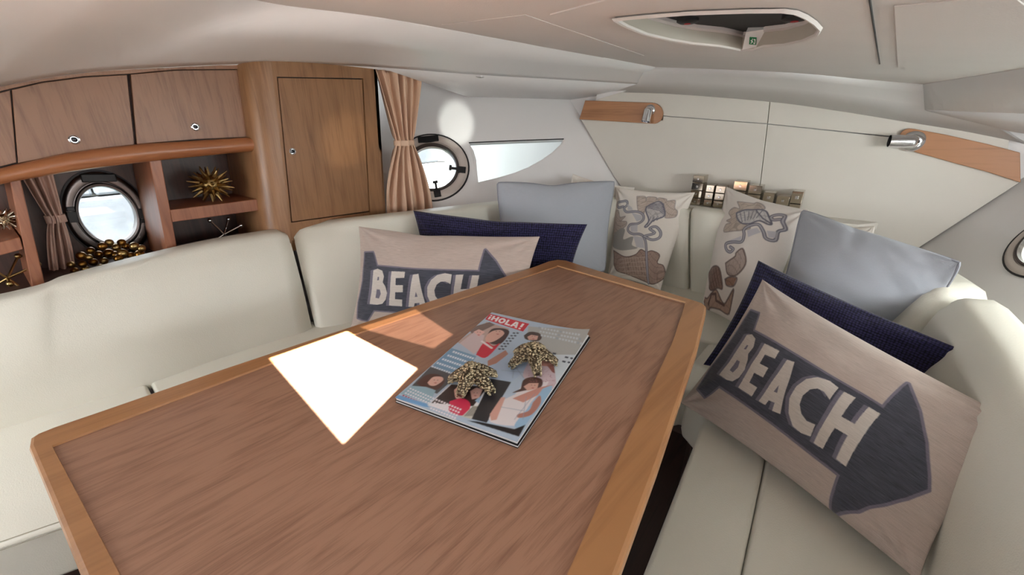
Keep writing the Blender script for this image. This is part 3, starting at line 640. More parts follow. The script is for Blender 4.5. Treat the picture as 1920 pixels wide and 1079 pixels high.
# ================================================================== PRINTS (flat cloth and paper print, painted per vertex)
def homog(src):
    """pixel quad (TL,TR,BR,BL) -> uv (0,1),(1,1),(1,0),(0,0)"""
    dst = [(0, 1), (1, 1), (1, 0), (0, 0)]; A = []
    for (x, y), (u, v) in zip(src, dst):
        A.append([x, y, 1, 0, 0, 0, -u*x, -u*y, -u]); A.append([0, 0, 0, x, y, 1, -v*x, -v*y, -v])
    _, _, vt = np.linalg.svd(np.array(A, float)); H = vt[-1].reshape(3, 3)
    def f(x, y):
        q = H @ np.array([x, y, 1.]); return (q[0]/q[2], q[1]/q[2])
    return f
class Print:
    def __init__(s, nu, nv, base):
        s.nu, s.nv = nu, nv; u, v = np.meshgrid(np.linspace(0, 1, nu), np.linspace(0, 1, nv)); s.u, s.v = u, v
        s.img = np.zeros((nv, nu, 3)); s.img[:] = srgb(base)
    def mask(s, poly, soft=True):
        acc = np.zeros(s.u.shape)
        offs = [(-.25, -.25), (.25, -.25), (-.25, .25), (.25, .25)]
        for ox, oy in offs:
            x = s.u+ox/s.nu; y = s.v+oy/s.nv; ins = np.zeros(x.shape, bool); n = len(poly); j = n-1
            for i in range(n):
                xi, yi = poly[i]; xj, yj = poly[j]
                if yi != yj:
                    c = ((yi > y) != (yj > y)) & (x < (xj-xi)*(y-yi)/(yj-yi)+xi); ins ^= c
                j = i
            acc += ins
        return acc/4
    def fill(s, poly, col, a=1.0, holes=()):
        m = s.mask(poly)
        for h in holes: m = m*(1-s.mask(h))
        m = (m*a)[..., None]; s.img = s.img*(1-m)+np.array(srgb(col))*m; return m[..., 0]
    def soft(s, n=1):
        for _ in range(n):
            p = np.pad(s.img, ((1, 1), (1, 1), (0, 0)), 'edge'); s.img = (p[:-2, 1:-1]+p[2:, 1:-1]+p[1:-1, :-2]+p[1:-1, 2:]+p[1:-1, 1:-1]*2)/6
    def line(s, pts, wd, col, asp=1.0, a=1.0, dash=0):
        pass
        best = np.full(s.u.shape, 9.)
        for (x0, y0), (x1, y1) in zip(pts[:-1], pts[1:]):
            dx, dy = (x1-x0)*asp, y1-y0; L = dx*dx+dy*dy+1e-12; t = np.clip(((s.u-x0)*asp*dx+(s.v-y0)*dy)/L, 0, 1)
            best = np.minimum(best, np.hypot((s.u-x0)*asp-t*dx, s.v-y0-t*dy))
        m = np.clip((wd-best)*s.nv+.5, 0, 1)*a; m = m[..., None]; s.img = s.img*(1-m)+np.array(srgb(col))*m
def crop(ox, oy, sc): return lambda pts: [(ox+x/sc, oy+y/sc) for x, y in pts]
cA, cB, c8 = crop(1270, 520, 4.151), crop(1500, 640, 2.997), crop(1260, 450, 1.715)
RBQ = [(1430, 525), (1920, 798), (1722, 1085), (1277, 756)]
hb = homog(RBQ)
def beach_print():
    P = Print(460, 300, (186, 171, 161)); T = lambda pts: [hb(*p) for p in pts]
    arrow = cA([(585, 300), (685, 345), (665, 510)])+cB([(310, 330), (625, 515), (748, 345), (800, 500), (828, 680), (825, 850), (815, 915), (700, 970), (590, 1000), (420, 1040), (245, 1045), (355, 880), (180, 750), (0, 612)])+cA([(400, 935), (265, 995), (175, 895), (250, 740), (400, 560)])
    ar = T(arrow); c = np.mean(ar, 0)
    P.line(ar+ar[:1], .014, (118, 112, 126), 1.55); P.fill(ar, (74, 76, 86))
    Bp = cA([(385, 840), (600, 530), (660, 540), (705, 590), (695, 660), (650, 712), (657, 770), (640, 850), (590, 910), (530, 930), (470, 905)])
    Bh = [cA([(592, 655), (620, 622), (636, 632), (618, 665)]), cA([(483, 820), (540, 740), (575, 765), (565, 815), (520, 852)])]
    Ep = c8([(262, 530), (352, 390), (415, 426), (400, 452), (358, 431), (341, 461), (376, 481), (358, 511), (322, 490), (304, 520), (336, 541), (318, 570)])
    Ap = c8([(346, 590), (447, 460), (475, 470), (427, 641), (397, 628), (407, 603), (384, 592), (371, 606)]); Ah = [c8([(421, 545), (416, 572), (402, 565)])]
    Cp = cB([(382, 412), (330, 370), (260, 350), (190, 360), (130, 400), (90, 470), (80, 550), (100, 620), (150, 660), (205, 680), (240, 620), (190, 600), (160, 560), (153, 510), (172, 460), (215, 425), (260, 420), (300, 440), (332, 485)])
    Hp = cB([(220, 715), (415, 435), (478, 467), (395, 577), (468, 617), (548, 515), (608, 548), (395, 838), (345, 800), (425, 680), (355, 640), (272, 748)])
    for L, hs in ((Bp, Bh), (Ep, []), (Ap, Ah), (Cp, []), (Hp, [])):
        P.fill(T([(x-8, y-4) for x, y in L]), (116, 112, 126)); 
        P.fill(T(L), (208, 200, 192), holes=[T(h) for h in hs])
    # weave streaks inside dark band
    nz = rng.normal(0, 1, (300, 46)); nz = np.repeat(nz, 10, axis=1)[:, :460]; k = np.ones(9)/9
    nz = np.apply_along_axis(lambda r: np.convolve(r, k, 'same'), 1, nz); dk = P.img.mean(2) < .12
    P.img *= (1+nz*(.16*dk+.05*(~dk)))[..., None]; return np.clip(P.img, 0, 1)
cl = crop(1130, 340, 4.905); cr = crop(1310, 350, 3.995)
def tex(P, m):
    """engraved veins inside a printed shape"""
    w_ = np.sin(70*P.u+6*np.sin(11*P.v)+3*np.sin(23*P.u))*np.sin(52*P.v+5*np.sin(9*P.u))
    P.img *= (1-m*(.28*(np.abs(w_) < .16)+.12*(w_ > .75)))[..., None]
def rnd(P):
    """rounds drawn outlines of six points or more"""
    if len(P) < 6: return P
    if P[0] == P[-1]: P = P[:-1]
    close = math.hypot(P[0][0]-P[-1][0], P[0][1]-P[-1][1]) < .45 and len(P) < 24
    Q = [(x, y, 0) for x, y in P]
    if close: Q = Q+Q[:1]
    return [tuple(q[:2]) for q in spline(Q, len(Q)*4)]
def coral_print_left():
    P = Print(220, 300, (226, 218, 208)); hq = homog([(1155, 352), (1300, 362), (1240, 540), (1140, 518)]); T = lambda pts: rnd([hq(*p) for p in cl(pts)])
    tan, gr, dkk, rope = (192, 176, 164), (150, 146, 144), (110, 104, 110), (112, 110, 122)
    t1_ = [(325, 160), (400, 155), (410, 210), (420, 155), (500, 165), (505, 200), (525, 170), (590, 190), (600, 215), (670, 210), (665, 300), (690, 340), (670, 400), (590, 410), (580, 370), (480, 250), (420, 290), (400, 370), (350, 340)]
    tex(P, P.fill(T(t1_), tan)); P.line(T(t1_+t1_[:1]), .004, dkk, .75, .6)
    t2_ = [(100, 330), (150, 330), (170, 400), (230, 395), (190, 440), (245, 450), (230, 500), (120, 545), (95, 520)]; tex(P, P.fill(T(t2_), tan)); P.line(T(t2_), .004, dkk, .75, .6)
    P.fill(T([(95, 560), (190, 510), (230, 530), (215, 610), (310, 590), (300, 660), (350, 690), (200, 700), (90, 650)]), (160, 156, 150))
    s_ = [(420, 290), (510, 225), (560, 250), (585, 350), (570, 400), (490, 440), (440, 500), (415, 500), (450, 440), (420, 340)]; tex(P, P.fill(T(s_), (196, 190, 188))); P.line(T(s_+s_[:1]), .007, rope, .75)
    for k in range(6): P.line(T([(430+k*10, 300-k*10), (540+k*6, 330-k*16), (575, 370-k*20)]), .0035, rope, .75)
    for k in range(4): P.line(T([(470+k*28, 400), (440+k*26, 480-k*14)]), .003, rope, .75)
    b_ = [(110, 690), (230, 750), (330, 740), (380, 700), (430, 720), (480, 710), (540, 740), (520, 800), (570, 820), (570, 900), (480, 945), (400, 930), (250, 880), (130, 830)]; tex(P, P.fill(T(b_), (166, 142, 130))); P.line(T(b_+b_[:1]), .004, (90, 70, 66), .75)
    for k in range(9): P.line(T([(210+k*24, 760), (230+k*24, 880)]), .003, (196, 176, 160), .75, .7)
    for k in range(5): P.line(T([(170, 770+k*28), (430, 760+k*34)]), .003, (196, 176, 160), .75, .7)
    for r_ in ([(200, 290), (150, 300), (135, 250), (180, 235), (230, 225), (240, 270), (210, 310), (240, 350), (330, 345), (390, 370), (400, 430), (350, 470), (280, 480), (260, 530), (300, 565), (370, 570), (410, 600), (430, 690), (432, 940)], [(410, 590), (480, 620), (540, 600), (550, 550), (510, 500), (460, 520), (500, 560)]):
        P.line(T(r_), .014, rope, .75); P.line(T(r_), .006, (170, 166, 170), .75)
    P.fill(T([(240, 260), (290, 300), (300, 330), (250, 330)]), (196, 192, 192)); P.fill(T([(290, 360), (380, 380), (390, 430), (340, 450)]), (190, 188, 190)); P.fill(T([(280, 490), (350, 480), (350, 550), (290, 550)]), (196, 192, 194)); P.fill(T([(310, 580), (400, 600), (415, 690), (340, 680)]), (196, 192, 194))
    P.fill([(-.1, -.1), (.06, -.1), (.06, 1.1), (-.1, 1.1)], (206, 188, 172), .5)
    P.soft(1); return np.clip(P.img, 0, 1)
def coral_print_right():
    P = Print(240, 300, (226, 218, 210)); hq = homog([(1362, 352), (1512, 392), (1420, 640), (1318, 575)]); T = lambda pts: rnd([hq(*p) for p in cr(pts)])
    tan, dkk, rope = (198, 182, 168), (110, 100, 104), (108, 106, 118)
    a1_ = [(320, 150), (430, 140), (460, 120), (510, 150), (520, 200), (400, 220), (330, 260), (340, 340), (420, 380), (430, 420), (240, 445), (245, 380), (290, 365), (250, 345), (290, 320), (265, 270), (300, 215), (345, 220)]
    tex(P, P.fill(T(a1_), tan)); P.line(T(a1_+a1_[:1]), .004, dkk, .62, .6)
    s_ = [(325, 270), (390, 225), (460, 210), (530, 215), (560, 280), (585, 350), (560, 360), (500, 330), (440, 365), (380, 365), (340, 320)]; tex(P, P.fill(T(s_), (204, 200, 198))); P.line(T(s_+s_[:1]), .006, rope, .62)
    for k in range(6): P.line(T([(350+k*32, 250-k*6), (380+k*20, 350-k*10)]), .003, rope, .62)
    P.line(T([(470, 220), (520, 300), (580, 350)]), .005, rope, .62)
    for r_ in ([(300, 570), (325, 590), (300, 610), (270, 590), (265, 545), (320, 530), (385, 530), (400, 470), (400, 420), (450, 380), (500, 370), (530, 430), (545, 490), (600, 500), (620, 420), (665, 390), (650, 320), (665, 260), (620, 245), (575, 275), (590, 310), (635, 300)],):
        P.line(T(r_), .013, rope, .62); P.line(T(r_), .0055, (176, 172, 176), .62)
    P.fill(T([(420, 430), (490, 400), (515, 440), (430, 490)]), (196, 192, 196)); P.fill(T([(290, 520), (380, 480), (380, 515)]), (200, 196, 200)); P.fill(T([(550, 420), (610, 420), (600, 480), (560, 480)]), (196, 192, 196))
    for q_, cc in (([(95, 710), (150, 690), (215, 720), (235, 850), (190, 840), (120, 830)], (140, 112, 100)), ([(265, 690), (340, 650), (350, 620), (400, 590), (410, 700), (350, 780), (285, 770)], (176, 158, 148)), ([(260, 800), (300, 790), (350, 800), (320, 850), (270, 840)], (158, 122, 104)), ([(60, 850), (90, 870), (130, 855), (180, 850), (230, 940), (270, 920), (320, 870), (260, 1000), (180, 960), (110, 930), (65, 930)], (180, 150, 132))):
        tex(P, P.fill(T(q_), cc)); P.line(T(q_+q_[:1]), .006, (92, 72, 70), .62, .8)
    for k in range(5): P.line(T([(110+k*24, 710), (140+k*22, 830)]), .004, (100, 78, 72), .62)
    P.line(T([(100, 910), (130, 860), (170, 870), (170, 910), (230, 950)]), .010, (104, 80, 74), .62)
    P.soft(1); return np.clip(P.img, 0, 1)
# ================================================================== PILLOWS
def pillow(name, label, BL, BR, TR, TL, thick, mat, img=None, sag=.07, nu=90, nv=60, round_=0, bend=0, seed=0, dimple=(.5, 1), piping=None, group=None, wr=.004, face=None):
    BL, BR, TR, TL = map(Vector, (BL, BR, TR, TL))
    if img is not None: nv, nu = img.shape[:2]
    r = np.random.default_rng(seed)
    u, v = np.meshgrid(np.linspace(0, 1, nu), np.linspace(0, 1, nv)); a = 2*u-1; b = 2*v-1
    ea = 1-b**2; eb = 1-a**2
    a2_ = a*(1-sag*ea); b2_ = b*(1-sag*eb)
    if round_:       # soften the corners
        rr = np.maximum(np.abs(a), np.abs(b)); k = round_*(np.abs(a)*np.abs(b))**4; a2_ *= (1-k*.5); b2_ *= (1-k*.5)
    # slump of the top edge
    dm = np.exp(-((u-dimple[0])/.12)**2)*np.clip(v, 0, 1)**3*dimple[1]*.035; b2_ = b2_-dm
    U = (a2_+1)/2; V = (b2_+1)/2
    arr = lambda w: np.array(w)
    base = (arr(BL)*((1-U)*(1-V))[..., None]+arr(BR)*(U*(1-V))[..., None]+arr(TR)*(U*V)[..., None]+arr(TL)*((1-U)*V)[..., None])
    nrm = (BR-BL).cross(TL-BL).normalized(); c = (BL+BR+TR+TL)/4
    if nrm.dot(CAM-c) < 0: nrm = -nrm
    N = arr(nrm)
    prof = (np.clip((1-a**2), 0, 1)**.62)*(np.clip((1-b**2), 0, 1)**.62)
    w = np.zeros_like(u)
    for k in range(7):
        th = r.uniform(0, 3.14); fq = r.uniform(4, 11); w += np.sin(fq*(a*math.cos(th)+b*math.sin(th))*1.6+r.uniform(0, 6))/7
    for sx_, sy_ in ((0, 0), (0, 1), (1, 0), (1, 1)):
        dx, dy = u-sx_, v-sy_; d = np.hypot(dx, dy); ang = np.arctan2(dy, dx); w += .9*np.sin(ang*11+r.uniform(0, 6))*np.exp(-(d/.26)**2)*np.clip(d/.1, 0, 1)
    w += -1.6*np.exp(-((u-dimple[0]-.1*(v-1))/.05)**2)*np.clip((v-.55)/.45, 0, 1)*(dimple[1] > 0)
    edge = np.clip(np.minimum(np.minimum(u, 1-u), np.minimum(v, 1-v))/.06, 0, 1)
    fr = thick*.56*prof+wr*w*edge+bend*(1-a**2)-.0
    bk = -thick*.44*prof+bend*(1-a**2)
    e0 = .0016
    F_ = base+N*(fr+e0)[..., None]; B_ = base+N*(bk-e0)[..., None]
    nb_ = nu*nv; V_ = np.concatenate([F_.reshape(-1, 3), B_.reshape(-1, 3)])
    idx = np.arange(nb_).reshape(nv, nu); q1 = np.stack([idx[:-1, :-1], idx[:-1, 1:], idx[1:, 1:], idx[1:, :-1]], -1).reshape(-1, 4)
    q2 = q1[:, ::-1]+nb_
    per = np.concatenate([idx[0, :], idx[1:, -1], idx[-1, -2::-1], idx[-2:0:-1, 0]]); pn = np.roll(per, -1)
    q3 = np.stack([pn, per, per+nb_, pn+nb_], -1)
    Q = np.concatenate([q1, q2, q3])
    me = bpy.data.meshes.new(name); me.vertices.add(len(V_)); me.vertices.foreach_set('co', V_.ravel()); me.loops.add(Q.size); me.loops.foreach_set('vertex_index', Q.ravel().astype(np.int32))
    me.polygons.add(len(Q)); me.polygons.foreach_set('loop_start', np.arange(0, Q.size, 4, dtype=np.int32)); me.polygons.foreach_set('use_smooth', np.ones(len(Q), bool)); me.update(calc_edges=True); me.validate()
    uvl = me.uv_layers.new(name='UVMap'); wd = (BR-BL).length; ht = (TL-BL).length
    uu = np.concatenate([u.ravel()*wd*1.8, u.ravel()*wd*1.8+3]); vv = np.concatenate([v.ravel()*ht*1.8, v.ravel()*ht*1.8+3]); li = Q.ravel()
    uvl.data.foreach_set('uv', np.stack([uu[li], vv[li]], -1).ravel())
    if img is not None:
        ca = me.color_attributes.new('print', 'FLOAT_COLOR', 'POINT'); fc_ = np.ones((len(V_), 4)); fc_[:nb_, :3] = img.reshape(-1, 3); fc_[nb_:, :3] = img[2, 2]
        ca.data.foreach_set('color', fc_.ravel())
    me.materials.append(mat); o = bpy.data.objects.new(name, me); COL.objects.link(o)
    if (TL-BL).cross(BR-BL).dot(nrm) > 0: me.flip_normals()
    if label: tag(o, label, 'pillow', group)
    if piping:
        Pm = [Vector(V_[i])*.5+Vector(V_[i+nb_])*.5 for i in per[::2]]
        tube('piping', Pm, .0035, piping, o, seg=6, closed=True)
    return o
bimg = beach_print()
G = 'pillows along the settee'
pillow('lettered_pillow', 'beige pillow lettered BEACH on a dark arrow, propped left behind the table', onz(655, 622, .47), onz(985, 640, .49), onz(1012, 444, .835), onz(673, 425, .835), .13, printf, bimg[::2, ::2] if False else bimg, sag=.07, seed=2, dimple=(.38, 1), group=G)
pillow('lettered_pillow', 'large beige BEACH arrow pillow on the right seat, nearest the viewer', onz(1277, 756, .478), onz(1722, 1090, .50), onz(1922, 798, .735), onz(1430, 525, .775), .12, printf, bimg, sag=.06, seed=5, dimple=(.2, 0), group=G, wr=.005)
pillow('navy_pillow', 'long navy blue knitted pillow behind the left lettered pillow', onz(800, 585, .48), onz(1062, 580, .48), onz(1101, 421, .86), onz(775, 395, .86), .12, navyf, sag=.06, seed=8, dimple=(.5, .6), group=G)
pillow('navy_pillow', 'long navy blue knitted pillow behind the right lettered pillow', onz(1319, 684, .475), onz(1785, 800, .52), onz(1857, 679, .735), onz(1422, 489, .775), .10, navyf, sag=.05, seed=9, dimple=(.6, .3), group=G)
pillow('gray_pillow', 'square gray linen pillow left of the patterned pillows, under the fin window', onz(938, 545, .49), onz(1138, 512, .51), onz(1158, 336, .935), onz(925, 337, .955), .14, grayf, sag=.085, seed=11, round_=.12, dimple=(.45, 1.3), piping=greypipe, group=G)
pillow('gray_pillow', 'square gray linen pillow leaning behind the right navy pillow', onz(1440, 615, .58), onz(1730, 645, .60), onz(1815, 492, .87), onz(1500, 387, .915), .13, grayf, sag=.07, seed=12, round_=.12, dimple=(.4, .4), piping=greypipe, group=G)
pillow('patterned_pillow', 'white pillow printed with shells and corals beside the left gray pillow', onz(1140, 520, .475), onz(1238, 545, .475), onz(1303, 361, .895), onz(1155, 351, .89), .12, printf, coral_print_left(), sag=.05, seed=13, dimple=(.5, .2), group=G)
pillow('patterned_pillow', 'white shell and coral print pillow tucked beside the right gray pillow', onz(1316, 578, .475), onz(1420, 640, .49), onz(1516, 394, .90), onz(1362, 350, .925), .11, printf, coral_print_right(), sag=.05, seed=14, dimple=(.5, .2), group=G)
pillow('white_pillow', 'plain white pillow mostly hidden behind the left gray pillow', Vector((-1.10, 1.72, .50)), Vector((-.84, 2.0, .50)), ony(1190, 352, 2.03), onpl(1074, 326, (-.5, 1, 0), 1.92+.5*1.02), .06, whitef, sag=.06, seed=15, dimple=(.5, .2), group=G)
pillow('white_pillow', 'plain white pillow with one corner showing behind the right gray pillow', Vector((-.12, 1.90, .56)), Vector((.16, 1.72, .56)), onpl(1641, 424, (.45, 1, 0), 2.0), onpl(1510, 420, (.45, 1, 0), 2.0), .06, whitef, sag=.06, seed=16, dimple=(.5, .2), group=G)

# ================================================================== MAGAZINES
def magazine():
    hq = homog([(922, 587), (1105, 628), (970, 835), (742, 748)]); c7 = crop(730, 570, 3.8525); T = lambda pts: rnd([hq(*p) for p in c7(pts)])
    P = Print(330, 430, (176, 192, 208)); asp = .76
    P.fill(T([(1000, 170), (1450, 215), (1440, 290), (1290, 480), (1200, 470), (1100, 330), (1000, 260)]), (176, 176, 172))
    P.fill(T([(480, 290), (700, 140), (860, 190), (800, 300), (680, 405)]), (186, 160, 150))          # top portrait
    P.fill(T([(560, 190), (720, 140), (760, 160), (600, 240)]), (120, 100, 92))
    P.fill(T([(690, 250), (740, 190), (830, 190), (860, 220), (800, 300), (720, 300)]), (70, 46, 44)); P.fill(T([(684, 264), (703, 232), (748, 205), (800, 200), (824, 224), (792, 258), (735, 290), (694, 290)]), (214, 168, 152))
    P.fill(T([(500, 300), (600, 220), (680, 240), (650, 340), (600, 380)]), (206, 186, 186)); P.fill(T([(600, 215), (640, 195), (685, 215), (640, 250)]), (224, 180, 170))
    P.fill(T([(615, 385), (660, 310), (700, 290), (740, 320), (790, 300), (690, 405)]), (206, 40, 62)); P.line(T([(660, 285), (730, 335)]), .008, (230, 220, 220), asp)
    P.fill(T([(440, 335), (620, 395), (560, 480), (470, 540), (300, 470)]), (120, 156, 186))
    for k in range(5):
        for j in range(9):
            x0 = 455-k*38+j*17; y0 = 355+k*27+j*6; P.fill(T([(x0, y0), (x0+12, y0+4), (x0+2, y0+16), (x0-10, y0+12)]), (226, 232, 238))
    P.fill(T([(290, 470), (480, 540), (340, 665), (160, 605)]), (84, 82, 84)); P.fill(T([(190, 590), (260, 530), (340, 525), (390, 560), (380, 600), (330, 640), (250, 620)]), (88, 58, 48))
    P.fill(T([(270, 585), (310, 545), (370, 545), (380, 570), (330, 605), (290, 605)]), (220, 176, 160)); P.fill(T([(160, 605), (260, 615), (330, 640), (290, 730), (80, 660)]), (150, 180, 192))
    for k in range(4):
        for j in range(10):
            x0 = 150-k*16+j*18; y0 = 618+k*16+j*8; P.fill(T([(x0, y0), (x0+11, y0+5), (x0+4, y0+14), (x0-7, y0+9)]), (232, 228, 232) if k < 3 else (190, 60, 80))
    P.fill(T([(30, 685), (60, 665), (270, 735), (285, 760), (250, 755)]), (110, 160, 205))
    P.fill(T([(430, 600), (710, 615), (590, 850), (275, 745)]), (226, 224, 226)); P.fill(T([(440, 600), (700, 620), (600, 760), (300, 730)]), (58, 42, 40))
    P.fill(T([(460, 640), (500, 610), (545, 620), (550, 660), (520, 700), (475, 700)]), (222, 176, 160)); P.fill(T([(575, 650), (620, 625), (665, 640), (640, 700), (590, 710)]), (220, 172, 158)); P.fill(T([(430, 720), (520, 700), (575, 735), (570, 790), (520, 825), (430, 790)]), (206, 50, 82))
    P.fill(T([(610, 720), (660, 680), (640, 740)]), (150, 180, 206))
    for k in range(4):
        for j in range(10):
            x0 = 335-k*12+j*19; y0 = 700+k*20+j*8; P.fill(T([(x0, y0), (x0+12, y0+5), (x0+5, y0+16), (x0-7, y0+11)]), (236, 226, 230))
    P.fill(T([(600, 755), (665, 760), (585, 850), (520, 830)]), (196, 192, 180))
    for k in range(7): P.line(T([(597+k*9, 762), (540+k*9, 828)]), .0016, (90, 86, 80), asp)
    # family group, loosely blocked in
    P.fill(T([(840, 365), (960, 400), (985, 470), (870, 585), (740, 560), (690, 500)]), (168, 186, 208)); P.fill(T([(720, 560), (870, 590), (700, 880), (590, 850), (700, 620)]), (44, 42, 46))
    P.fill(T([(700, 430), (830, 350), (850, 380), (760, 450), (700, 470)]), (176, 126, 110)); P.fill(T([(965, 240), (1010, 212), (1075, 222), (1095, 260), (1060, 285), (980, 270)]), (72, 54, 48)); P.fill(T([(990, 250), (1020, 235), (1070, 245), (1060, 275), (1000, 275)]), (204, 160, 144))
    P.fill(T([(1000, 430), (1110, 400), (1220, 460), (1210, 590), (1150, 640), (960, 560)]), (204, 184, 190)); P.fill(T([(1010, 420), (1090, 400), (1180, 440), (1170, 480), (1060, 470)]), (196, 138, 124)); P.fill(T([(1130, 470), (1215, 460), (1210, 530), (1170, 520)]), (150, 96, 84))
    P.fill(T([(1170, 390), (1400, 385), (1230, 620), (1200, 600)]), (206, 214, 220))
    for x0, y0 in ((1265, 398), (1305, 405), (1245, 430), (1285, 436), (1175, 372)): P.fill(T([(x0, y0), (x0+26, y0+6), (x0+18, y0+18), (x0-6, y0+12)]), (60, 66, 78))
    P.fill(T([(900, 680), (1000, 560), (1090, 590), (1140, 600), (1000, 760), (960, 900), (720, 870), (790, 740)]), (222, 214, 214)); P.fill(T([(940, 640), (960, 575), (1030, 555), (1095, 575), (1085, 630), (990, 650), (880, 670)]), (86, 60, 54))
    P.fill(T([(960, 625), (1000, 600), (1070, 600), (1060, 640), (990, 655)]), (212, 166, 150)); P.fill(T([(880, 710), (1080, 630), (1180, 610), (1060, 690), (960, 740)]), (196, 140, 126)); P.fill(T([(720, 820), (800, 700), (830, 700), (770, 860), (730, 865)]), (204, 156, 142))
    P.fill(T([(1100, 640), (1170, 620), (1120, 720), (1010, 860), (960, 920), (900, 900), (1010, 760)]), (150, 184, 210)); P.fill(T([(1030, 740), (1080, 690), (1085, 750), (1020, 830), (930, 850), (920, 825), (1000, 800)]), (176, 122, 108))
    P.fill(T([(640, 870), (900, 930), (980, 900), (935, 985), (560, 860)]), (30, 26, 28))
    for k in range(3):
        for j in range(14):
            x0 = 1075+j*22+k*8; y0 = 172+k*30+j*5; P.fill(T([(x0, y0), (x0+14, y0+4), (x0+10, y0+18), (x0-4, y0+14)]), (198, 204, 208) if (j+k) % 7 else (160, 168, 176))
    for k in range(2):
        for j in range(7):
            x0 = 890-j*18+k*26; y0 = 215+j*20; P.fill(T([(x0, y0), (x0+16, y0+5), (x0+8, y0+14), (x0-8, y0+9)]), (70, 72, 84))
    for x, y, k in ((778, 215, 1), (640, 222, .8), (330, 572, 1), (505, 650, 1), (615, 668, .9), (1030, 620, 1), (1036, 252, .8)):
        P.fill(T([(x-16*k, y-8), (x-8*k, y-8), (x-8*k, y-4), (x-16*k, y-4)]), (70, 48, 44)); P.fill(T([(x+8*k, y-6), (x+16*k, y-6), (x+16*k, y-2), (x+8*k, y-2)]), (70, 48, 44)); P.fill(T([(x-12*k, y+12), (x+8*k, y+14), (x+4*k, y+19), (x-10*k, y+18)]), (176, 78, 78))
    for (x0, y0), (x1, y1) in (((860, 420), (960, 560)), ((800, 500), (960, 520)), ((900, 400), (880, 560)), ((980, 700), (960, 860)), ((1040, 680), (900, 860)), ((800, 770), (960, 800))): P.line(T([(x0, y0), (x1, y1)]), .0025, (140, 150, 166), asp, .6)
    for k in range(60):
        x = 990+rng.random()*200; y = 470+rng.random()*120; P.fill([(a_[0]*1., a_[1]) for a_ in T([(x, y), (x+5, y+1), (x+4, y+5), (x-1, y+4)])], (170, 110, 120))
    P.soft(2)
    # masthead
    P.fill(T([(690, 120), (722, 76), (1008, 150), (960, 210)]), (206, 44, 58))
    f0, f1, f2, f3 = [np.array(q_) for q_ in T([(700, 119), (728, 82), (998, 153), (958, 204)])]     # BL TL TR BR
    def ml(poly, x0, wd):
        out = []
        for x, y in poly:
            X = x0+x*wd; b_ = f0*(1-X)+f3*X; t_ = f1*(1-X)+f2*X; out.append(tuple(b_*(1-y)+t_*y))
        return out
    W_ = (240, 232, 232)
    def L_(poly, x0, wd, holes=()): P.fill(ml(poly, x0, wd), W_, holes=[ml(h, x0, wd) for h in holes])
    L_([(0, .08), (1, .08), (1, .62), (0, .62)], .02, .05); L_([(0, .74), (1, .74), (1, .95), (0, .95)], .02, .05)
    L_([(0, .08), (.32, .08), (.32, .4), (.68, .4), (.68, .08), (1, .08), (1, .92), (.68, .92), (.68, .6), (.32, .6), (.32, .92), (0, .92)], .10, .17)
    o_ = [(.5+.5*math.cos(t), .5+.44*math.sin(t)) for t in np.linspace(0, 6.28, 20)[:-1]]; i_ = [(.5+.2*math.cos(t), .5+.2*math.sin(t)) for t in np.linspace(0, 6.28, 14)[:-1]]
    L_(o_, .29, .18, [i_]); L_([(0, .08), (1, .08), (1, .3), (.36, .3), (.36, .92), (0, .92)], .49, .14)
    L_([(0, .08), (.3, .92), (.7, .92), (1, .08), (.7, .08), (.64, .26), (.36, .26), (.3, .08)], .64, .19, [[(.42, .42), (.58, .42), (.5, .68)]])
    L_([(0, .36), (1, .36), (1, .92), (0, .92)], .87, .055); L_([(0, .06), (1, .06), (1, .25), (0, .25)], .87, .055)
    return np.clip(P.img, 0, 1)
def mag_obj(nm, label, corners, z, h, img):
    TL, TR, BR, BL = [Vector(c) for c in corners]; t = thing(nm, label, 'magazine', tuple((TL+BR)/2*1.0))
    for c in (TL, TR, BR, BL): c.z = z
    def slab(name, z0, z1, mat, k=0):
        c = (TL+TR+BR+BL)/4; q_ = [Vector((p.x+(c.x-p.x)*k, p.y+(c.y-p.y)*k, z0)) for p in (TL, TR, BR, BL)]
        return prism(name, q_, (0, 0, z1-z0), mat, t)
    slab('back_cover', z, z+.0006, black)
    nl = 4
    for i in range(nl): slab('page_block', z+.0007+i*(h-.0014)/nl, z+.0007+(i+1)*(h-.0014)/nl-.00025, paper, .006+.004*(i % 2))
    if img is None: slab('front_cover', z+h-.0006, z+h, black); return t
    nv, nu = img.shape[:2]; V_ = []; 
    for j in range(nv):
        v = j/(nv-1)
        for i in range(nu):
            u = i/(nu-1); p = BL*((1-u)*(1-v))+BR*(u*(1-v))+TR*(u*v)+TL*((1-u)*v)
            lift = .012*max(0, (u-.72)/.28)**2*max(0, (v-.75)/.25)**2+.003*math.exp(-((u-.8)/.2)**2)*v; V_.append((p.x, p.y, z+h+.0008+lift))
    idx = np.arange(nu*nv).reshape(nv, nu); Q = np.stack([idx[:-1, :-1], idx[:-1, 1:], idx[1:, 1:], idx[1:, :-1]], -1).reshape(-1, 4).tolist()
    me = bpy.data.meshes.new('front_cover'); me.from_pydata(V_, [], Q); ca = me.color_attributes.new('print', 'FLOAT_COLOR', 'POINT')
    cc = np.ones((nu*nv, 4)); cc[:, :3] = img.reshape(-1, 3); ca.data.foreach_set('color', cc.ravel()); me.materials.append(covm)
    for p in me.polygons: p.use_smooth = True
    o = bpy.data.objects.new('front_cover', me); COL.objects.link(o); o.parent = t; o.matrix_parent_inverse = t.matrix_basis.inverted()
    md = o.modifiers.new('solid', 'SOLIDIFY'); md.thickness = .0005; md.offset = -1
    return t
TZ = T0-.0035
mc2 = [onz(a, b, TZ+.004) for a, b in [(918, 592), (1107, 634), (971, 838), (741, 752)]]
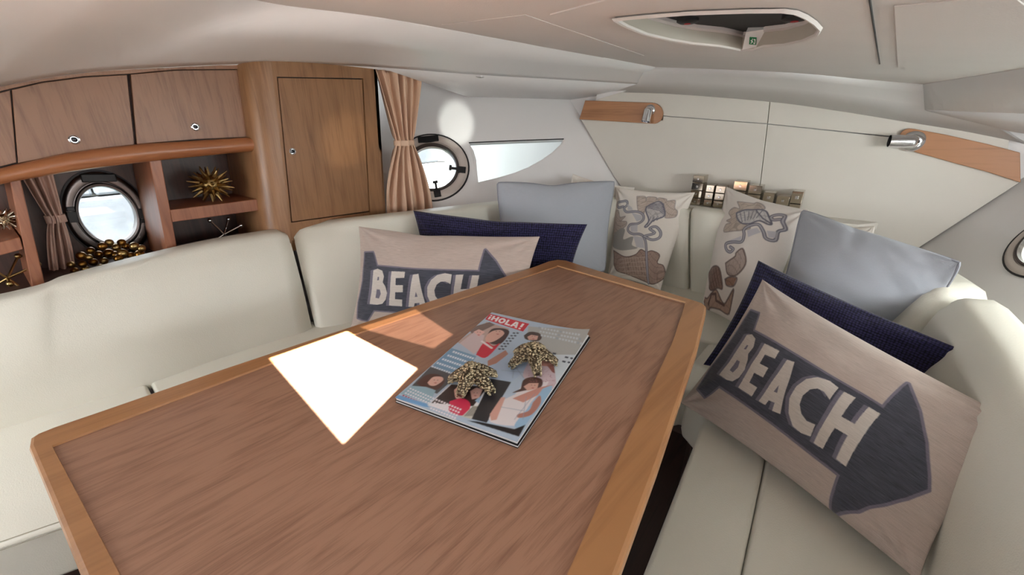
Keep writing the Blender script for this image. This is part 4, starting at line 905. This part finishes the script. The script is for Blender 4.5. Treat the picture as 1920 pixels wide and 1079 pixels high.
mag_obj('magazine', 'magazine lying underneath, only its dark edge and pages showing', mc2, TZ+.0003, .005, None)
mc1 = [onz(a, b, TZ+.0115) for a, b in [(922, 586), (1105, 627), (970, 829), (741, 746)]]
mag_obj('magazine', 'glossy magazine with a red masthead and family cover photo, on top', mc1, TZ+.0058, .005, magazine())
# starfish
def starfish(label, px, py, r, rot, tilt, z):
    c = onz(px, py, z+.012); t = thing('starfish_ornament', label, 'ornament', (c.x, c.y, z), 'beaded starfish on the magazine'); rr = random.Random(int(px))
    bm = bmesh.new(); bb = bmesh.new()
    for k in range(5):
        a = rot+k*2*math.pi/5; L = r*(1+.08*math.sin(k*2.1)); d = Vector((math.cos(a), math.sin(a), 0)); n = Vector((-d.y, d.x, 0)); pts = []
        for i in range(9):
            s = i/8; pts.append(Vector((c.x, c.y, z))+d*(L*s)+Vector((0, 0, .022*(1-s)**1.2+.007+.006*math.sin(3*s))))
        tube_bm(bm, pts, [.017*(1-.62*(i/8)) for i in range(9)], 8)
        for i in range(19):
            s = min(1, max(0, (i+rr.uniform(-.3, .3))/18)); rad = .017*(1-.62*s); pc_ = Vector((c.x, c.y, z))+d*(L*s)+Vector((0, 0, .022*(1-s)**1.2+.007+.006*math.sin(3*s)))
            for q_ in range(8):
                an = -.5+(q_+rr.uniform(-.4, .4))*(math.pi+1.0)/7; ball_bm(bb, pc_+n*(rad*math.cos(an))+Vector((0, 0, rad*math.sin(an))), rr.uniform(.0016, .0031), 1)
    bm_obj('body', bm, starb, t, smooth='a'); o = bm_obj('beading', bb, bead, t, smooth=True); o['kind'] = 'stuff'
MZ = TZ+.0118
starfish('silver beaded starfish ornament nearer the top of the magazine', 998, 672, .049, .5, 0, MZ)
starfish('silver beaded starfish ornament lower left on the magazine', 886, 712, .047, 1.2, 0, MZ)

# ================================================================== SILVER CUBES ON THE LEDGE
LZ = .831; yf = 2.045
colz = [(1300, 1322, 329, 4, 'leftmost'), (1325, 1341, 347, 3, ''), (1343, 1362, 349, 3, ''), (1377, 1403, 340, 3, ''), (1405, 1431, 348, 3, ''), (1432, 1455, 361, 2, ''), (1457, 1483, 368, 2, ''), (1486, 1509, 359, 2, '')]
names_ = ['tall stack of mirrored silver blocks at the left end of the ledge row', 'second mirrored silver block stack from the left, lower than its neighbour', 'third mirrored silver block stack from the left, touching the patterned pillow', 'fourth mirrored silver block stack, first one behind the right patterned pillow', 'fifth mirrored silver block stack, tallest behind the patterned pillow top', 'sixth mirrored silver block stack, low, right of the pillow peak', 'seventh mirrored silver block stack, the lowest of the row', 'wide mirrored silver block stack at the right end of the row']
for (x0, x1, yt, nb2, _), lab in zip(colz, names_):
    A = ony(x0, yt, yf); B = ony(x1, yt, yf); z1 = (A.z+B.z)/2; xa, xb = A.x, B.x-.0015
    t = thing('silver_block_stack', lab, 'ornament', ((xa+xb)/2, yf+.03, LZ), 'silver block ornaments on the ledge')
    h = (z1-LZ)/nb2
    for k in range(nb2):
        ins = .0 if k % 2 == 0 else .0
        box('block', (xa, yf, LZ+k*h+.0008), (xb, yf+.068, LZ+(k+1)*h-.0008), mirror, t, bevel=.0018)
        zc_ = LZ+(k+.5)*h; s_ = h*.12; xc = (xa+xb)/2
        prism('raised_facet', [(xc-s_, yf-.0002, zc_-s_), (xc+s_, yf-.0002, zc_-s_), (xc+s_, yf-.0002, zc_+s_), (xc-s_, yf-.0002, zc_+s_)], (0, -.003, 0), chrome, t, bevel=.001)

# ================================================================== READING LAMPS ON WOODEN BOARDS
lb = thing('lamp_board', 'wooden board with rounded end on the bulkhead, left lamp', 'board', tuple(bh(1160, 210)))
yb_ = 2.129
def arc(c, r, a0, a1, n=10): return [(c[0]+r[0]*math.cos(math.radians(a0+(a1-a0)*k/n)), c[1]+r[1]*math.sin(math.radians(a0+(a1-a0)*k/n))) for k in range(n+1)]
prism('board', [ony(*p, yb_) for p in [(1099, 188.5), (1225, 193)]+arc((1226, 213), (18, 19.5), -80, 80)+[(1222, 232), (1088, 224)]], (0, -.012, 0), wboard, lb, bevel=.002)
lb2 = thing('lamp_board', 'wooden board with rounded end on the bulkhead, right lamp', 'board', tuple(bh(1800, 270)))
prism('board', [ony(*p, yb_) for p in [(1911, 286), (1850, 270), (1770, 252), (1715, 242)]+arc((1706, 262), (22, 21), -75, -285)[::1]+[(1715, 285), (1790, 306), (1850, 322), (1912, 342)]], (0, -.012, 0), wboard, lb2, bevel=.002)
def lamp(label, basepx, dirv, L, plate_r):
    c = ony(*basepx, 2.117); t = thing('reading_lamp', label, 'lamp', tuple(c), 'chrome reading lamps on the bulkhead')
    lathe('base_plate', c, (0, -1, 0), [(0, 0), (plate_r, 0), (plate_r, .003), (plate_r*.85, .009), (plate_r*.5, .014), (0, .015)], chrome, t, seg=32, sx=1.0)
    j = c+Vector((0, -.022, 0)); bm = bmesh.new(); ball_bm(bm, j, .012, 3); bm_obj('joint', bm, chrome, t, smooth=True)
    d = Vector(dirv).normalized()
    lathe('lamp_shade', j, d, [(0, -.012), (.012, -.010), (.020, -.004), (.022, .004), (.022, L), (.020, L), (.019, L-.02), (0, L-.022)], chrome, t, seg=32)
    sw = lathe('switch', c+Vector((.012, -.011, 0)) if dirv[0] < 0 else c+Vector((-.016, -.010, -.004)), (0, -1, 0), [(0, 0), (.006, 0), (.006, .005), (0, .006)], rivetm, t, seg=16)
lamp('chrome reading lamp pointing down on the left board', (1219, 207), (-.05, -.25, -1), .052, .027)
lamp('chrome reading lamp pointing sideways on the right board', (1712, 265), (-1, -.22, .0), .068, .034)

# ================================================================== HATCH
hcn = sum(HC, Vector())/len(HC)
ht = thing('roof_hatch', 'oval roof hatch with dark cover and steel rim', 'hatch', (hcn.x, hcn.y, hcn.z))
def sc(P, k, dz): return [Vector((hcn.x+(p.x-hcn.x)*k, hcn.y+(p.y-hcn.y)*k, p.z+dz)) for p in P]
nh = len(HC)
def ringstrip(name, rows, mat, th=0):
    V_ = [p for r in rows for p in r]; F = [[k*nh+i, k*nh+(i+1) % nh, (k+1)*nh+(i+1) % nh, (k+1)*nh+i] for k in range(len(rows)-1) for i in range(nh)]
    return mesh_obj(name, V_, F, mat, ht, smooth='a')
ringstrip('rim', [sc(HC, 1.0, .0), sc(HC, 1.015, -.007), sc(HC, 1.04, -.008), sc(HC, 1.06, -.004)], lin)
hwall = plain('hatch_wall', (176, 168, 156), .5)
ringstrip('inner_wall', [sc(HC, 1.0, -.004), sc(HC, .985, .017)], hwall)
ringstrip('mounting_ring', [sc(HC, .99, .017), sc(HC, .945, .020), sc(HC, .94, .026)], plain('hatch_ring', (200, 192, 190), .35))
prism('cover', sc(HC, .97, .0262), (0, 0, .01), plain('dark_hatch_blind', (10, 9, 11), .6), ht)
o = prism('frame', sc(HC, 1.1, .048), (0, 0, .02), gel, ht)
ringstrip('outer_collar', [sc(HC, 1.0, .008), sc(HC, 1.06, .03), sc(HC, 1.1, .049)], gel)
for px in ((1290, 36), (1492, 30)):
    c = onpl(px[0], px[1], CPL, CPC+.024); lathe('latch_knob', c, (0, 0, -1), [(0, -.004), (.02, -.004), (.02, .004), (.014, .007), (0, .007)], black, ht, seg=20); lathe('red_mark', c+Vector((0, 0, -.0075)), (0, 0, -1), [(0, 0), (.006, 0), (.006, .001), (0, .001)], red, ht, seg=12)
# exit sticker
nC = [onpl(a, b, Vector((.12, .55, 1)), Vector((.12, .55, 1)).dot(ceil_at(1412, 84)+Vector((0, -.006, .002)))) for a, b in [(1406, 69), (1419, 70), (1418, 83), (1405, 82)]]
es = thing('exit_sticker', 'small green emergency exit sticker on the hatch rim', 'sticker', tuple(nC[0]))
prism('tab', [nC[0]+(nC[0]-nC[2])*.6, nC[1]+(nC[1]-nC[3])*1.2, nC[2]+(nC[2]-nC[0])*.35, nC[3]+(nC[3]-nC[1])*1.0], Vector((.001, .01, .012)), gel, es)
nn_ = (nC[1]-nC[0]).cross(nC[3]-nC[0]).normalized(); nn_ = nn_ if nn_.dot(CAM-nC[0]) > 0 else -nn_
prism('sign', [p+nn_*.0015 for p in nC], -nn_*.0012, green, es)
def sq(u, v): return nC[3]+(nC[2]-nC[3])*u+(nC[0]-nC[3])*v+nn_*.0018
for poly in ([(.62, .15), (.88, .15), (.88, .85), (.62, .85), (.62, .72), (.76, .72), (.76, .28), (.62, .28)], [(.2, .15), (.35, .2), (.45, .45), (.55, .3), (.6, .36), (.48, .6), (.4, .7), (.2, .65), (.2, .55), (.33, .55), (.28, .35)], [(.38, .74), (.5, .74), (.5, .88), (.38, .88)]):
    prism('pictogram', [sq(*p) for p in poly], nn_*.0004, white, es)
# small chrome light under the side deck
cl_ = bandpt(912, 138)+Vector((-.03, .0, .0)); sp = thing('courtesy_light', 'tiny chrome light under the side deck above the fin window', 'lamp', tuple(cl_))
lathe('bezel', cl_, (0.3, -.2, -1), [(0, -.004), (.026, -.004), (.028, .002), (.022, .006), (.018, .004), (0, .003)], chrome, sp, seg=28)
bm = bmesh.new(); ball_bm(bm, cl_+Vector((.006, -.004, -.006)), .007, 2); bm_obj('bulb_cover', bm, white, sp, smooth=True)

# ================================================================== SHELF ORNAMENTS
def urchin(label, px, py, x, rpx, mat, n=52, core=.5, rb=.0044, seed=1, shelfz=None):
    c = onx(px, py, x); R_ = (onx(px+rpx, py, x)-c).length; r = random.Random(seed)
    t = thing('urchin_ornament', label, 'ornament', (c.x, c.y, c.z-R_)); bm = bmesh.new(); ball_bm(bm, c, R_*core, 3); bm_obj('core', bm, mat, t, smooth=True)
    bm = bmesh.new()
    for i in range(n):
        ph = math.acos(1-2*(i+.5)/n); th = math.pi*(1+5**.5)*i; d = Vector((math.cos(th)*math.sin(ph), math.sin(th)*math.sin(ph), math.cos(ph)))
        L = R_*r.uniform(.85, 1.03); tube_bm(bm, [c+d*R_*core*.9, c+d*L*.75, c+d*L], [rb*1.9, rb*.9, rb*.35], 6)
    bm_obj('spines', bm, mat, t, smooth='a'); return t
urchin('spiky gold urchin ornament on the right upper shelf', 395, 346, -1.80, 42, gold, seed=3)
urchin('spiky glassy silver urchin ornament at the left edge of the shelves', 6, 412, -1.80, 36, mirror, n=50, rb=.003, seed=4)
def jack(label, px, py, x, L, mat, seed, ballr):
    c = onx(px, py, x); r = random.Random(seed); t = thing('jack_ornament', label, 'ornament', (c.x, c.y, c.z-L*.6))
    for d in ((1, 0, 0), (0, 1, .35), (0, -.55, 1), (-.2, -.9, -.5), (.3, .5, -1), (-.5, .6, .8)):
        d = Vector(d).normalized(); e = c+d*L; bm = bmesh.new(); tube_bm(bm, [c, e], .003, 8); o = bm_obj('rod', bm, mat, t, smooth='a')
        bm = bmesh.new(); ball_bm(bm, e, ballr, 2); bm_obj('tip_ball', bm, mat, o, smooth=True)
jack('silver ball tipped jack ornament on the right lower shelf', 420, 440, -1.80, .068, chrome, 2, .0075)
jack('gold ball tipped jack ornament at the far left lower shelf', 14, 522, -1.80, .07, gold, 5, .008)
bt_ = thing('ball_cluster_ornament', 'heap of joined antique gold balls before the niche porthole', 'ornament', (-1.82, .3, .76))
bpx = [(133, 497, 9), (152, 480, 11), (146, 522, 8), (160, 505, 9), (170, 470, 9), (175, 492, 10), (178, 455, 0), (185, 477, 9), (192, 462, 10), (195, 490, 9), (204, 475, 11), (212, 500, 8), (218, 464, 9), (222, 485, 10), (228, 455, 9), (230, 476, 12), (240, 495, 9), (246, 480, 9), (252, 462, 10), (258, 488, 9), (262, 478, 11), (205, 455, 9), (140, 508, 9), (155, 496, 9), (167, 483, 8), (216, 478, 9), (236, 462, 9), (189, 502, 9), (172, 508, 8), (225, 500, 8), (265, 466, 9), (245, 505, 8), (206, 512, 9)]
rr = random.Random(3)
for i, (a, b_, r) in enumerate(bpx):
    if not r: continue
    x = -1.80+rr.uniform(-.035, .045); c = onx(a, b_, x); R_ = (onx(a+r, b_, x)-c).length; bm = bmesh.new(); ball_bm(bm, c, R_, 3); bm_obj('ball', bm, golddk if i % 3 else gold, bt_, smooth=True)
